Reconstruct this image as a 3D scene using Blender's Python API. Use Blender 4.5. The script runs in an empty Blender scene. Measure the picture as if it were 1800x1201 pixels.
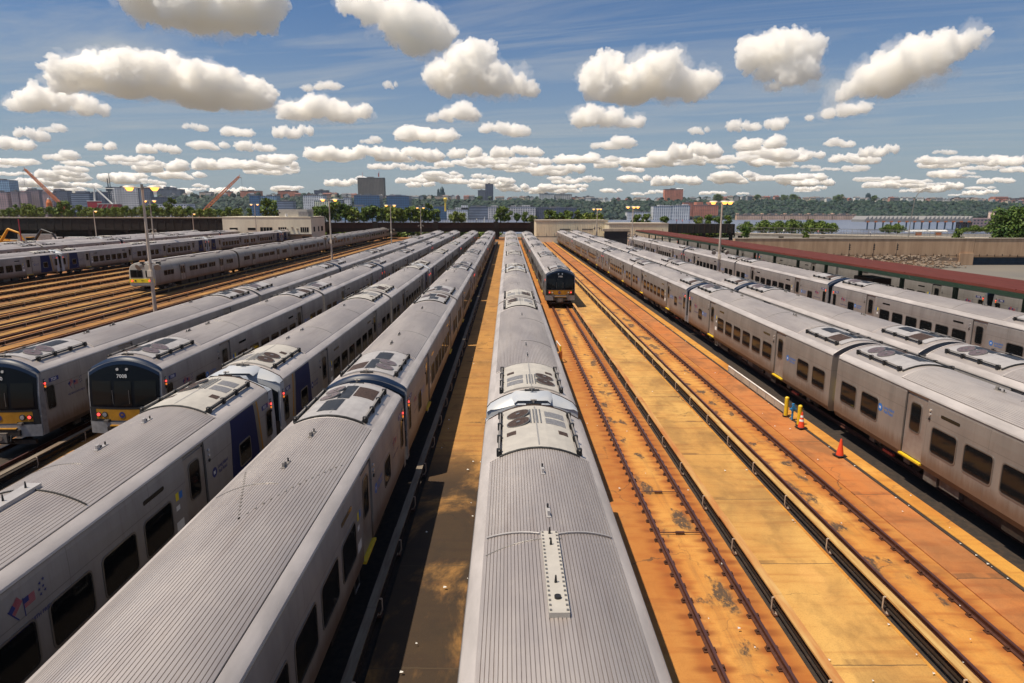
import bpy, bmesh, math, random
import numpy as np
from mathutils import Vector, Matrix, noise as mnoise
sc = bpy.context.scene
COL = sc.collection
R = math.radians
rnd = random.Random(7)
# ------------------------------------------------------------------ camera, sky, sun, exposure
F, CH = 1150.0, 10.1                     # focal length in photo pixels (1800 wide), camera height over rail top
cam = bpy.data.cameras.new('camera'); cam_o = bpy.data.objects.new('camera', cam); COL.objects.link(cam_o)
cam.sensor_width = 36; cam.lens = F / 1800 * 36; cam.clip_start = .1; cam.clip_end = 90000
cam_o.location = (0, 0, CH); cam_o.rotation_euler = (math.pi/2 - math.atan(231/F), 0, -math.atan(7/F))
sc.camera = cam_o
CM = cam_o.rotation_euler.to_matrix()
def ray(px, py): return CM @ Vector((px-900, -(py-600.5), -F))
def atz(px, py, z): d = ray(px, py); return Vector((0, 0, CH)) + d*((z-CH)/d.z)
def aty(px, py, y): d = ray(px, py); return Vector((0, 0, CH)) + d*(y/d.y)
def atx(px, py, x): d = ray(px, py); return Vector((0, 0, CH)) + d*(x/d.x)

SUN_TO = Vector((.40, .15, -1)).normalized()
SUN_EL = math.asin(-SUN_TO.z); SUN_AZ = math.atan2(-SUN_TO.x, -SUN_TO.y)   # azimuth clockwise from +Y
W = bpy.data.worlds.new("World"); sc.world = W; W.use_nodes = True
def world():
    nt = W.node_tree; N = nt.nodes; L = nt.links; bg = N['Background']
    sky = N.new('ShaderNodeTexSky'); sky.sky_type = 'NISHITA'; sky.sun_disc = False
    sky.sun_elevation = SUN_EL; sky.sun_rotation = SUN_AZ
    sky.air_density = 1.0; sky.dust_density = 1.0; sky.ozone_density = 2.0
    tc = N.new('ShaderNodeTexCoord'); sep = N.new('ShaderNodeSeparateXYZ'); L.new(tc.outputs['Generated'], sep.inputs[0])
    def m(op, a, b=None):
        n = N.new('ShaderNodeMath'); n.operation = op
        for i, v in enumerate((a, b)):
            if v is None: continue
            if isinstance(v, (int, float)): n.inputs[i].default_value = v
            else: L.new(v, n.inputs[i])
        return n.outputs[0]
    z = m('MAXIMUM', sep.outputs[2], .03)
    u = m('DIVIDE', sep.outputs[0], z); v = m('DIVIDE', sep.outputs[1], z)
    cb = N.new('ShaderNodeCombineXYZ'); L.new(m('MULTIPLY', u, .35), cb.inputs[0]); L.new(m('MULTIPLY', m('ADD', v, m('MULTIPLY', u, .35)), 1.1), cb.inputs[1])
    nz = N.new('ShaderNodeTexNoise'); nz.inputs['Scale'].default_value = .8; nz.inputs['Detail'].default_value = 9; nz.inputs['Roughness'].default_value = .62
    nz.inputs['Distortion'].default_value = .9; L.new(cb.outputs[0], nz.inputs['Vector'])
    rp = N.new('ShaderNodeValToRGB'); rp.color_ramp.elements[0].position = .45; rp.color_ramp.elements[1].position = .78
    L.new(nz.outputs['Fac'], rp.inputs[0])
    fac = m('MULTIPLY', rp.outputs['Color'], m('MINIMUM', m('MULTIPLY', sep.outputs[2], 7.0), .8))
    tint = N.new('ShaderNodeMix'); tint.data_type = 'RGBA'; tint.blend_type = 'MULTIPLY'; tint.inputs['Factor'].default_value = 1
    L.new(sky.outputs[0], tint.inputs['A']); tint.inputs['B'].default_value = (.60, .79, 1.0, 1)
    mx = N.new('ShaderNodeMix'); mx.data_type = 'RGBA'; L.new(fac, mx.inputs['Factor']); L.new(tint.outputs['Result'], mx.inputs['A'])
    mx.inputs['B'].default_value = (5.6, 5.8, 5.9, 1)
    hz = N.new('ShaderNodeMapRange'); hz.interpolation_type = 'SMOOTHSTEP'; L.new(sep.outputs[2], hz.inputs['Value']); hz.inputs['From Min'].default_value = 0; hz.inputs['From Max'].default_value = .30; hz.inputs['To Min'].default_value = .62; hz.inputs['To Max'].default_value = 0
    m2 = N.new('ShaderNodeMix'); m2.data_type = 'RGBA'; L.new(hz.outputs['Result'], m2.inputs['Factor']); L.new(mx.outputs['Result'], m2.inputs['A']); m2.inputs['B'].default_value = (4.1, 4.6, 5.0, 1); mx = m2
    L.new(mx.outputs['Result'], bg.inputs[0]); bg.inputs[1].default_value = .075
world()
sl = bpy.data.lights.new('sun', 'SUN'); so = bpy.data.objects.new('sun', sl); COL.objects.link(so)
sl.energy = 5.0; sl.angle = R(.5); sl.color = (1, .88, .71)
so.rotation_euler = SUN_TO.to_track_quat('-Z', 'Y').to_euler(); so.location = (-50, 0, 80)
sc.view_settings.view_transform = 'Standard'; sc.view_settings.look = 'None'
sc.view_settings.exposure = .22; sc.view_settings.gamma = 1; sc.view_settings.use_curve_mapping = False
sc.cycles.max_bounces = 32; sc.cycles.volume_bounces = 28; sc.cycles.diffuse_bounces = 4; sc.cycles.glossy_bounces = 3
sc.cycles.transparent_max_bounces = 6; sc.cycles.sample_clamp_indirect = 4
# ------------------------------------------------------------------ helpers
class MB:
    """collects faces with their materials; build() links them as one mesh object"""
    def __init__(s): s.v = []; s.f = []; s.m = []; s.sm = []
    def face(s, pts, mat, smooth=False):
        n = len(s.v); s.v += [tuple(p) for p in pts]; s.f.append(tuple(range(n, n+len(pts)))); s.m.append(mat); s.sm.append(smooth)
    def raw(s, v, f, mat, smooth=False):
        n = len(s.v); s.v += [tuple(p) for p in v]
        for q in f: s.f.append(tuple(i+n for i in q)); s.m.append(mat); s.sm.append(smooth)
    def box(s, x0, x1, y0, y1, z0, z1, mat, skip=''):
        v = [(x0,y0,z0),(x1,y0,z0),(x1,y1,z0),(x0,y1,z0),(x0,y0,z1),(x1,y0,z1),(x1,y1,z1),(x0,y1,z1)]
        fs = {'b':(3,2,1,0),'t':(4,5,6,7),'f':(0,1,5,4),'r':(1,2,6,5),'k':(2,3,7,6),'l':(3,0,4,7)}
        s.raw(v, [q for k, q in fs.items() if k not in skip], mat)
    def tube(s, p0, p1, r0, mat, r1=None, n=8, cap=True):
        p0, p1 = Vector(p0), Vector(p1); r1 = r0 if r1 is None else r1
        d = (p1-p0).normalized(); a = d.orthogonal().normalized(); b = d.cross(a)
        v = []
        for p, r in ((p0, r0), (p1, r1)):
            for i in range(n):
                t = 2*math.pi*i/n; v.append(p + a*math.cos(t)*r + b*math.sin(t)*r)
        s.raw(v, [(i, (i+1) % n, n+(i+1) % n, n+i) for i in range(n)], mat, True)
        if cap: s.raw(v, [tuple(range(n))[::-1], tuple(range(n, 2*n))], mat)
    def path(s, pts, r, mat, n=6):
        for a, b in zip(pts, pts[1:]): s.tube(a, b, r, mat, n=n)
    def disc(s, c, nrm, r, mat, n=20, h=0.0):
        s.tube(Vector(c)-Vector(nrm).normalized()*h*.5-Vector(nrm).normalized()*.001, Vector(c)+Vector(nrm).normalized()*(h*.5+.001), r, mat, n=n)
    def loft(s, secs, mat, smooth=False, close=False):
        n = len(secs[0]); v = [p for q in secs for p in q]; f = []
        for k in range(len(secs)-1):
            for i in range(n if close else n-1):
                j = (i+1) % n; f.append((k*n+i, k*n+j, (k+1)*n+j, (k+1)*n+i))
        s.raw(v, f, mat, smooth)
    def add(s, o, M=None):
        n = len(s.v)
        s.v += [tuple(M @ Vector(p)) for p in o.v] if M is not None else o.v
        s.f += [tuple(i+n for i in q) for q in o.f]; s.m += o.m; s.sm += o.sm
    def mesh(s, name):
        me = bpy.data.meshes.new(name); me.from_pydata(s.v, [], s.f)
        mats = []
        for x in s.m:
            if x not in mats: mats.append(x)
        for x in mats: me.materials.append(x)
        idx = {x: i for i, x in enumerate(mats)}
        me.polygons.foreach_set('material_index', [idx[x] for x in s.m]); me.polygons.foreach_set('use_smooth', s.sm)
        me.update(); return me
    def build(s, name, parent=None, loc=(0, 0, 0), rz=0, weld=False):
        me = s.mesh(name)
        if weld:
            bm = bmesh.new(); bm.from_mesh(me); bmesh.ops.remove_doubles(bm, verts=bm.verts, dist=.0005); bm.to_mesh(me); bm.free()
        return put(name, me, parent, loc, rz)
def put(name, me, parent=None, loc=(0, 0, 0), rz=0):
    o = bpy.data.objects.new(name, me); COL.objects.link(o); o.location = loc; o.rotation_euler = (0, 0, rz)
    if parent: o.parent = parent
    return o
def tag(o, label=None, cat=None, group=None, kind=None):
    for k, v in (('label', label), ('category', cat), ('group', group), ('kind', kind)):
        if v: o[k] = v
    return o
def thing(name, label, cat, loc=(0, 0, 0), rz=0, group=None):
    o = put(name, None, None, loc, rz); o.empty_display_size = .2; return tag(o, label, cat, group)
def ordn(i): return ['first','second','third','fourth','fifth','sixth','seventh','eighth','ninth','tenth'][i]
# ------------------------------------------------------------------ materials
def mat(name, col, rough=.6, metal=0.0, var=0.0, scale=3.0, col2=None, stretch=(1, 1, 1), bump=0.0, world=False, emit=None, es=0, spec=None, lo=.35, hi=.7, detail=6):
    m = bpy.data.materials.new(name); m.use_nodes = True; nt = m.node_tree; N = nt.nodes; L = nt.links; b = N['Principled BSDF']
    b.inputs['Base Color'].default_value = (*col, 1); b.inputs['Roughness'].default_value = rough; b.inputs['Metallic'].default_value = metal
    if spec is not None: b.inputs['Specular IOR Level'].default_value = spec
    if emit: b.inputs['Emission Color'].default_value = (*emit, 1); b.inputs['Emission Strength'].default_value = es
    if var or col2 or bump:
        if world: vec = N.new('ShaderNodeNewGeometry').outputs['Position']
        else:
            tc = N.new('ShaderNodeTexCoord'); oi = N.new('ShaderNodeObjectInfo')
            ad = N.new('ShaderNodeVectorMath'); ad.operation = 'MULTIPLY_ADD'; L.new(oi.outputs['Random'], ad.inputs[0]); ad.inputs[1].default_value = (37, 91, 53)
            L.new(tc.outputs['Object'], ad.inputs[2]); vec = ad.outputs[0]
        mp = N.new('ShaderNodeMapping'); mp.inputs['Scale'].default_value = stretch; L.new(vec, mp.inputs[0])
        nz = N.new('ShaderNodeTexNoise'); nz.inputs['Scale'].default_value = scale; nz.inputs['Detail'].default_value = detail; nz.inputs['Roughness'].default_value = .6
        L.new(mp.outputs[0], nz.inputs['Vector'])
        if var or col2:
            rp = N.new('ShaderNodeValToRGB'); e = rp.color_ramp.elements
            e[0].position = lo; e[1].position = hi
            if col2: e[0].color = (*col, 1); e[1].color = (*col2, 1)
            else: e[0].color = (*[c*(1-var) for c in col], 1); e[1].color = (*[min(1, c*(1+var)) for c in col], 1)
            L.new(nz.outputs['Fac'], rp.inputs[0]); L.new(rp.outputs[0], b.inputs['Base Color'])
        if bump:
            bp = N.new('ShaderNodeBump'); bp.inputs['Strength'].default_value = bump; bp.inputs['Distance'].default_value = .02
            L.new(nz.outputs['Fac'], bp.inputs['Height']); L.new(bp.outputs[0], b.inputs['Normal'])
    return m
class NG:
    """small node-graph writer for the richer materials"""
    def __init__(s, name):
        s.mat = bpy.data.materials.new(name); s.mat.use_nodes = True; s.N = s.mat.node_tree.nodes; s.L = s.mat.node_tree.links; s.b = s.N['Principled BSDF']
    def _in(s, sock, v):
        if isinstance(v, (int, float)): sock.default_value = v
        elif isinstance(v, tuple): sock.default_value = (*v, 1) if len(v) == 3 and len(sock.default_value) == 4 else v
        else: s.L.new(v, sock)
    def m(s, op, a, b=0.0, c=None):
        n = s.N.new('ShaderNodeMath'); n.operation = op; s._in(n.inputs[0], a); s._in(n.inputs[1], b)
        if c is not None: s._in(n.inputs[2], c)
        return n.outputs[0]
    def mix(s, f, a, b, blend='MIX'):
        n = s.N.new('ShaderNodeMix'); n.data_type = 'RGBA'; n.blend_type = blend; s._in(n.inputs['Factor'], f); s._in(n.inputs['A'], a); s._in(n.inputs['B'], b); return n.outputs['Result']
    def noise(s, vec, sc_=1.0, detail=5, rough=.6, stretch=None, dist=0.0):
        if stretch:
            mp = s.N.new('ShaderNodeMapping'); mp.inputs['Scale'].default_value = stretch; s.L.new(vec, mp.inputs[0]); vec = mp.outputs[0]
        n = s.N.new('ShaderNodeTexNoise'); n.inputs['Scale'].default_value = sc_; n.inputs['Detail'].default_value = detail
        n.inputs['Roughness'].default_value = rough; n.inputs['Distortion'].default_value = dist; s.L.new(vec, n.inputs['Vector']); return n.outputs['Fac']
    def step(s, v, lo, hi):
        n = s.N.new('ShaderNodeMapRange'); n.interpolation_type = 'SMOOTHSTEP'; s._in(n.inputs['Value'], v)
        n.inputs['From Min'].default_value = lo; n.inputs['From Max'].default_value = hi; return n.outputs['Result']
    def pos(s): return s.N.new('ShaderNodeNewGeometry').outputs['Position']
    def obj(s): return s.N.new('ShaderNodeTexCoord').outputs['Object']
    def rand(s): return s.N.new('ShaderNodeObjectInfo').outputs['Random']
    def sep(s, v):
        n = s.N.new('ShaderNodeSeparateXYZ'); s.L.new(v, n.inputs[0]); return n.outputs
    def shift(s, v, k=(37, 91, 53)):
        n = s.N.new('ShaderNodeVectorMath'); n.operation = 'MULTIPLY_ADD'; s.L.new(s.rand(), n.inputs[0]); n.inputs[1].default_value = k; s.L.new(v, n.inputs[2]); return n.outputs[0]
    def bump(s, h, st=.3, d=.02):
        n = s.N.new('ShaderNodeBump'); n.inputs['Strength'].default_value = st; n.inputs['Distance'].default_value = d; s._in(n.inputs['Height'], h); s.L.new(n.outputs[0], s.b.inputs['Normal'])
    def col(s, c, rough=.7, metal=0.0):
        s._in(s.b.inputs['Base Color'], c); s._in(s.b.inputs['Roughness'], rough); s._in(s.b.inputs['Metallic'], metal); return s.mat

def steel_side(name, dirt, base=(.345, .322, .308), dcol=(.15, .085, .05)):
    g = NG(name); o = g.obj(); x, y, z = g.sep(o); p = g.shift(o)
    n1 = g.noise(p, 1.0, 6, .6, (1, .9, .25)); n2 = g.noise(p, 6, 5, .65, (1, 1.3, .12)); n3 = g.noise(p, .35, 3)
    c = g.mix(g.step(n1, .3, .75), base, tuple(v*.72 for v in base))
    c = g.mix(g.m('MULTIPLY', g.step(n2, .5, .8), .3), c, (.20, .15, .12))
    # brake dust thrown up over the lower panels
    edge = g.m('ADD', z, g.m('MULTIPLY', g.m('SUBTRACT', n2, .5), .7)); edge = g.m('ADD', edge, g.m('MULTIPLY', g.m('SUBTRACT', n3, .5), .5))
    low = g.m('SUBTRACT', 1.0, g.step(edge, .95, 1.5))
    c = g.mix(g.m('MULTIPLY', low, dirt), c, dcol)
    # panel seams
    sy = g.m('LESS_THAN', g.m('FRACT', g.m('DIVIDE', y, 3.1)), .006)
    sz = g.m('LESS_THAN', g.m('ABSOLUTE', g.m('SUBTRACT', z, 2.62)), .012)
    c = g.mix(g.m('MULTIPLY', g.m('MAXIMUM', sy, sz), .5), c, (.12, .11, .10))
    g.bump(g.noise(p, .7, 2, .5), .25, .03)
    return g.col(c, g.m('ADD', .36, g.m('MULTIPLY', n1, .25)), .3)
M = {}
M['side'] = steel_side('stainless_side', .75)
M['side_rusty'] = steel_side('stainless_side_rusty', .75, (.295, .265, .24), (.15, .085, .05))
def roof_mat():
    g = NG('roof_metal'); o = g.obj(); p = g.shift(o)
    n1 = g.noise(p, .5, 5, .6, (1, .25, 1)); n2 = g.noise(p, 8, 4, .6, (1, .06, 1)); n3 = g.noise(p, 1.6, 5, .7)
    c = g.mix(g.step(n1, .3, .7), (.54, .485, .445), (.37, .33, .315))
    c = g.mix(g.m('MULTIPLY', g.step(n2, .5, .75), .35), c, (.28, .22, .19))
    c = g.mix(g.m('MULTIPLY', g.step(n3, .6, .8), .25), c, (.55, .49, .42))
    return g.col(c, g.m('ADD', .34, g.m('MULTIPLY', n3, .22)), .5)
M['roof'] = roof_mat()
M['cove'] = mat('roof_edge_metal', (.46, .42, .40), .45, .2, var=.18, scale=1.5, stretch=(1, .3, 1))
M['plate'] = mat('hvac_plate', (.43, .41, .40), .45, .2, col2=(.34, .32, .315), scale=2.2, bump=.1)
M['plate_cream'] = mat('hvac_cream_plate', (.47, .44, .39), .5, .1, col2=(.38, .355, .32), scale=2.0, bump=.1)
M['grille'] = mat('rusty_grille', (.055, .032, .024), .7, .2, var=.5, scale=14)
M['blackpanel'] = mat('black_panel', (.018, .019, .022), .45, 0, var=.4, scale=4)
M['black'] = mat('black_rubber', (.012, .012, .013), .6)
M['under'] = mat('underframe_black', (.018, .015, .013), .75, .1, col2=(.05, .03, .02), scale=5)
M['undergrey'] = mat('equipment_grey', (.16, .15, .14), .6, .2, col2=(.09, .06, .045), scale=3)
M['glass'] = mat('dark_glass', (.008, .009, .010), .06, 0, spec=.22)
M['mask'] = mat('cab_black', (.006, .008, .012), .15, 0, spec=.10)
M['visor'] = mat('cab_blue_rim', (.008, .02, .05), .4, spec=.25)
M['visorwhite'] = mat('cab_white_cap', (.44, .45, .46), .4, 0, col2=(.35, .38, .43), scale=1.4)
M['navy'] = mat('navy_panel', (.008, .016, .075), .5, spec=.15)
M['yellow'] = mat('cab_yellow', (.40, .185, .010), .5, 0, var=.15, scale=4)
M['brightyellow'] = mat('bright_yellow', (.80, .62, .02), .5, 0, var=.12, scale=5)
M['frame'] = mat('window_frame_metal', (.22, .21, .20), .35, .6)
M['gasket'] = mat('window_gasket', (.02, .02, .02), .5)
M['doorsteel'] = mat('door_steel', (.36, .34, .32), .38, .45, col2=(.26, .22, .20), scale=1.8)
M['bumper'] = mat('bumper_grey', (.27, .27, .28), .5, .3, var=.2, scale=4)
M['white'] = mat('white_marking', (.75, .75, .73), .5)
M['blue'] = mat('blue_marking', (.02, .16, .52), .5)
M['navyink'] = mat('navy_marking', (.02, .03, .16), .5)
M['redink'] = mat('red_marking', (.45, .06, .09), .5)
M['redlamp'] = mat('red_marker_lit', (.3, .01, .01), .4, emit=(1, .06, .05), es=2.2)
M['amberlamp'] = mat('amber_marker', (.4, .10, .01), .4, emit=(1, .25, .03), es=.7)
M['headlamp'] = mat('headlamp_glass', (.6, .6, .62), .1, .6)
M['redframe'] = mat('red_oxide', (.42, .05, .04), .5, var=.2, scale=6)
M['rail'] = mat('rail_rust', (.065, .024, .017), .6, .3, col2=(.11, .042, .026), scale=8)
M['railtop'] = mat('rail_head', (.12, .055, .05), .38, .5, var=.25, scale=5, stretch=(1, .1, 1))
M['boltblack'] = mat('rail_clip', (.075, .030, .016), .7, .2, var=.4, scale=9)
M['board'] = mat('cover_board_wood', (.50, .33, .12), .8, 0, col2=(.33, .16, .04), scale=1.6, stretch=(4, .5, 1), bump=.2)
M['boardrust'] = mat('cover_board_rusty', (.36, .13, .03), .8, 0, col2=(.50, .31, .11), scale=1.2, stretch=(3, .4, 1), bump=.2)
M['boardgrey'] = mat('cover_board_grey', (.20, .17, .13), .75, 0, col2=(.12, .08, .05), scale=1.6, stretch=(4, .5, 1), bump=.2)
M['pole'] = mat('pole_paint', (.52, .45, .38), .5, .1, col2=(.40, .33, .27), scale=2, stretch=(1, 1, .3))
M['lampglow'] = mat('lamp_glow', (.8, .5, .2), .4, emit=(1, .38, .06), es=2.4)
M['lamphead'] = mat('lamp_housing', (.62, .55, .45), .45)
M['fixture'] = mat('floodlight_grey', (.25, .23, .21), .5, .3)
M['insul'] = mat('insulator', (.42, .33, .26), .5)
# ---- concrete of the yard
def concrete(name, c1, c2, rust, dark=(.05, .035, .025), patches=.0, joint=4.6, rails=False, rusty=.5, dirty=.0, near_shade=False):
    g = NG(name); P = g.pos(); x, y, z = g.sep(P); lo = g.sep(g.obj())[0]
    big = g.noise(P, .30, 6, .66, (1, .45, 1)); med = g.noise(P, 1.1, 6, .65, (1, .55, 1)); fine = g.noise(P, 26, 3, .6); cross = g.noise(P, 1.0, 5, .6, (.35, 2.6, 1))
    c = g.mix(g.step(big, .34, .66), c1, c2)
    c = g.mix(g.m('MULTIPLY', g.step(cross, .46, .72), rusty), c, rust)
    if rails:
        d = g.m('ABSOLUTE', g.m('SUBTRACT', g.m('ABSOLUTE', lo), .78))
        w = g.m('ADD', d, g.m('MULTIPLY', g.m('SUBTRACT', cross, .5), 1.1))
        c = g.mix(g.m('MULTIPLY', g.m('SUBTRACT', 1.0, g.step(w, .10, .52)), .8), c, rust)
    c = g.mix(g.m('MULTIPLY', g.step(med, .48, .74), .6), c, tuple(v*.45 for v in c1)); lite = g.noise(P, .5, 4, .6, (1.3, .6, 1)); c = g.mix(g.m('MULTIPLY', g.step(lite, .58, .76), .45), c, tuple(min(.75, v*1.35+.03) for v in c1))
    c = g.mix(g.m('MULTIPLY', g.step(fine, .45, .72), .32), c, tuple(v*.45 for v in c1))
    if rails: c = g.mix(g.m('MULTIPLY', g.step(g.m('ADD', g.m('ABSOLUTE', lo), g.m('MULTIPLY', g.m('SUBTRACT', med, .5), .7)), .72, 1.05), .5), c, tuple(v*.9 for v in rust))
    if rails:   # rust washed sideways from every fastening
        ph = g.m('ABSOLUTE', g.m('SUBTRACT', g.m('FRACT', g.m('ADD', g.m('DIVIDE', g.m('ADD', y, 4.0), .66), .5)), .5))
        sk = g.m('MULTIPLY', g.m('SUBTRACT', 1.0, g.step(g.m('ADD', ph, g.m('MULTIPLY', g.m('SUBTRACT', med, .5), .5)), .04, .26)), g.m('SUBTRACT', 1.0, g.step(g.m('ADD', d, g.m('MULTIPLY', g.m('SUBTRACT', big, .5), 1.2)), .12, .62)))
        c = g.mix(g.m('MULTIPLY', sk, .75), c, tuple(v*.62 for v in rust))
    vo = g.N.new('ShaderNodeTexVoronoi'); vo.feature = 'DISTANCE_TO_EDGE'; vo.inputs['Scale'].default_value = .33
    wv = g.N.new('ShaderNodeVectorMath'); wv.operation = 'ADD'; g.L.new(P, wv.inputs[0]); nv = g.N.new('ShaderNodeTexNoise'); nv.inputs['Scale'].default_value = 1.2; nv.inputs['Detail'].default_value = 5; g.L.new(P, nv.inputs['Vector']); g.L.new(nv.outputs['Color'], wv.inputs[1]); g.L.new(wv.outputs[0], vo.inputs['Vector'])
    ck = g.m('MULTIPLY', g.m('LESS_THAN', vo.outputs['Distance'], .006), g.step(big, .48, .62)); c = g.mix(g.m('MULTIPLY', ck, .7), c, (.05, .03, .015))
    if patches:
        pn = g.m('ADD', g.noise(P, .85, 2, .5, (1.3, .7, 1)), g.m('MULTIPLY', g.m('SUBTRACT', g.noise(P, 6.0, 5, .7, (1.6, .7, 1)), .5), .22)); inn = g.m('SUBTRACT', 1.0, g.step(g.m('ABSOLUTE', lo), .42, .66))
        pf = g.m('MULTIPLY', g.m('MULTIPLY', g.m('MULTIPLY', g.step(pn, .575, .63), inn), g.step(g.noise(P, 9, 5, .75, (1.2, .6, 1)), .36, .50)), patches); c = g.mix(pf, c, dark)
        gs = g.m('MULTIPLY', g.m('SUBTRACT', 1.0, g.step(g.m('ABSOLUTE', lo), .1, .5)), g.step(g.noise(P, 1.4, 6, .65, (2.2, .09, 1)), .5, .72)); c = g.mix(g.m('MULTIPLY', gs, .4), c, (.10, .05, .025)); pb = g.noise(P, .55, 5, .6, (.6, .8, 1)); c = g.mix(g.m('MULTIPLY', g.step(pb, .58, .74), .5), c, tuple(v*2 for v in dark))
    if dirty:
        dn = g.noise(P, .42, 6, .66, (.8, .5, 1), .5); 
        if near_shade: dn = g.m('ADD', dn, g.m('MULTIPLY', g.m('SUBTRACT', 1.0, g.step(y, 20.0, 31.0)), .13))   # shade over the aisle's near end, painted in and broken by oil blotches
        c = g.mix(g.m('MULTIPLY', g.step(dn, .42, .64), g.m('SUBTRACT', dirty, g.m('MULTIPLY', g.step(y, 23.0, 30.0), .80)) if near_shade else dirty), c, dark)
    if joint:
        jy = g.m('ADD', y, g.m('MULTIPLY', g.m('SUBTRACT', med, .5), .12)); fr = g.m('FRACT', g.m('DIVIDE', jy, joint))
        c = g.mix(g.m('MULTIPLY', g.m('LESS_THAN', fr, .008), .75), c, (.06, .04, .02))
        jn = g.noise(P, .8, 4, .6, (.9, .1, 1)); sm = g.m('MULTIPLY', g.m('LESS_THAN', fr, .05), g.step(jn, .52, .62)); c = g.mix(g.m('MULTIPLY', sm, .6), c, dark)
    g.bump(g.m('ADD', fine, g.m('MULTIPLY', med, 2)), .25, .015)
    return g.col(c, .82)
C_Y, C_O, C_R = (.58, .295, .065), (.46, .18, .03), (.33, .10, .018)
M['bed'] = concrete('track_concrete', C_Y, (.46, .185, .030), (.30, .078, .010), patches=.92, joint=0, rails=True, rusty=.6)
M['walk'] = concrete('walk_concrete', (.47, .245, .060), (.56, .325, .090), (.33, .13, .026), dark=(.13, .065, .022), joint=4.4, rusty=.65, dirty=.45)
M['walk_orange'] = concrete('walk_concrete_orange', (.42, .165, .048), (.46, .15, .03), (.33, .085, .014), dark=(.11, .05, .02), joint=5.6, rusty=.7, patches=0, dirty=.5)
M['ledge'] = concrete('ledge_concrete', (.54, .27, .045), (.45, .17, .022), (.30, .10, .012), joint=0, rusty=.7)
M['strip'] = concrete('strip_concrete', (.42, .13, .032), (.46, .17, .03), (.33, .09, .02), joint=4.4, rusty=.4)
M['walk_dark'] = concrete('walk_concrete_grimy_shaded', (.34, .17, .045), (.42, .21, .05), (.24, .08, .018), dark=(.008, .006, .0045), joint=4.4, rusty=.5, dirty=.92, near_shade=True)  # grime blotches, plus shade painted into the near end of the aisle
M['yard'] = concrete('yard_concrete', (.30, .13, .03), (.26, .10, .022), (.18, .06, .014), joint=0, rusty=.6, dirty=.25)
M['ballast'] = mat('dark_ballast', (.020, .015, .012), .9, 0, col2=(.045, .03, .02), scale=6, bump=.6, world=True)
M['city'] = mat('street_ground', (.13, .12, .11), .9, 0, col2=(.17, .15, .12), scale=.08, world=True)
M['cream'] = mat('cream_render', (.74, .67, .52), .8, 0, col2=(.64, .57, .44), scale=.8, stretch=(1, 1, .25), bump=.1)
M['cream2'] = mat('cream_corrugated', (.74, .66, .48), .7, 0, col2=(.65, .57, .41), scale=.7, stretch=(1, 1, .2))
M['greymetal'] = mat('grey_metal', (.30, .29, .28), .5, .3, var=.2, scale=2)
M['iron'] = mat('viaduct_iron', (.008, .006, .005), .8, .1, col2=(.018, .011, .008), scale=1.2)
M['ironrust'] = mat('viaduct_rust', (.040, .018, .011), .8, .1, col2=(.022, .012, .009), scale=1.0)
M['canopyred'] = mat('canopy_red', (.115, .027, .019), .8, 0, col2=(.08, .02, .014), scale=.9, stretch=(2.5, .5, 1), spec=.2)
M['green'] = mat('canopy_green', (.012, .035, .018), .6)
M['rubble'] = mat('rubble_stone', (.24, .18, .13), .9, 0, col2=(.12, .09, .07), scale=1.5)
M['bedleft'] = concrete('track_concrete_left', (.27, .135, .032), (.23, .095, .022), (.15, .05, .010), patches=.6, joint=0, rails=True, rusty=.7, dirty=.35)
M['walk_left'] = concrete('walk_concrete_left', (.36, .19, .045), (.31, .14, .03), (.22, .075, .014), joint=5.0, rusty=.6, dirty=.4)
M['wall'] = mat('retaining_concrete', (.52, .35, .22), .85, 0, col2=(.36, .225, .135), scale=1.1, stretch=(1, 1, .12), bump=.2)
M['conc'] = mat('plain_concrete', (.38, .32, .25), .85, 0, var=.2, scale=1.0, bump=.1)
M['steelblue'] = mat('blue_girder', (.03, .055, .09), .6, .1, var=.3, scale=1)
M['trunk'] = mat('bark', (.06, .045, .03), .9)
M['orange'] = mat('orange_paint', (.55, .15, .03), .5, 0, var=.2, scale=3)
M['craneorange'] = mat('crane_paint', (.62, .19, .06), .6, 0, var=.15, scale=.5)
M['conered'] = mat('cone_orange', (.75, .07, .02), .5)
M['bollard'] = mat('bollard_yellow', (.72, .48, .02), .5, 0, var=.12, scale=6)
M['hydrant'] = mat('standpipe_blue', (.02, .19, .42), .45)
M['cat'] = mat('machine_yellow', (.62, .30, .02), .5, 0, var=.2, scale=2)
M['redpaint'] = mat('red_paint', (.32, .02, .035), .5, 0, var=.2, scale=.6)
M['whitepaint'] = mat('white_paint', (.72, .71, .68), .5, 0, var=.08, scale=2)
def leaf(name, a, b, c=None):
    g = NG(name); r = g.N.new('ShaderNodeNewGeometry').outputs['Random Per Island']
    col = g.mix(g.step(r, 0, 1), a, b); g.col(col, .6); g.b.inputs['Specular IOR Level'].default_value = .25
    return g.mat
M['leaf'] = leaf('leaves', (.045, .085, .010), (.13, .18, .026))
M['leaf2'] = leaf('leaves_dark', (.03, .07, .010), (.095, .145, .022))
M['leaf3'] = leaf('leaves_yellow', (.07, .11, .012), (.18, .21, .03))
M['farleaf'] = leaf('far_leaves', (.004, .017, .015), (.019, .042, .022))
M['hillsoil'] = mat('hill_ground', (.03, .05, .025), .9, 0, var=.4, scale=.02, world=True)
def water_mat():
    g = NG('river_water'); P = g.pos(); n = g.noise(P, .06, 5, .6, (.5, 1.6, 1)); g.bump(n, .5, 1.5)
    return g.col((.11, .13, .19), .28)
M['water'] = water_mat()
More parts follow.
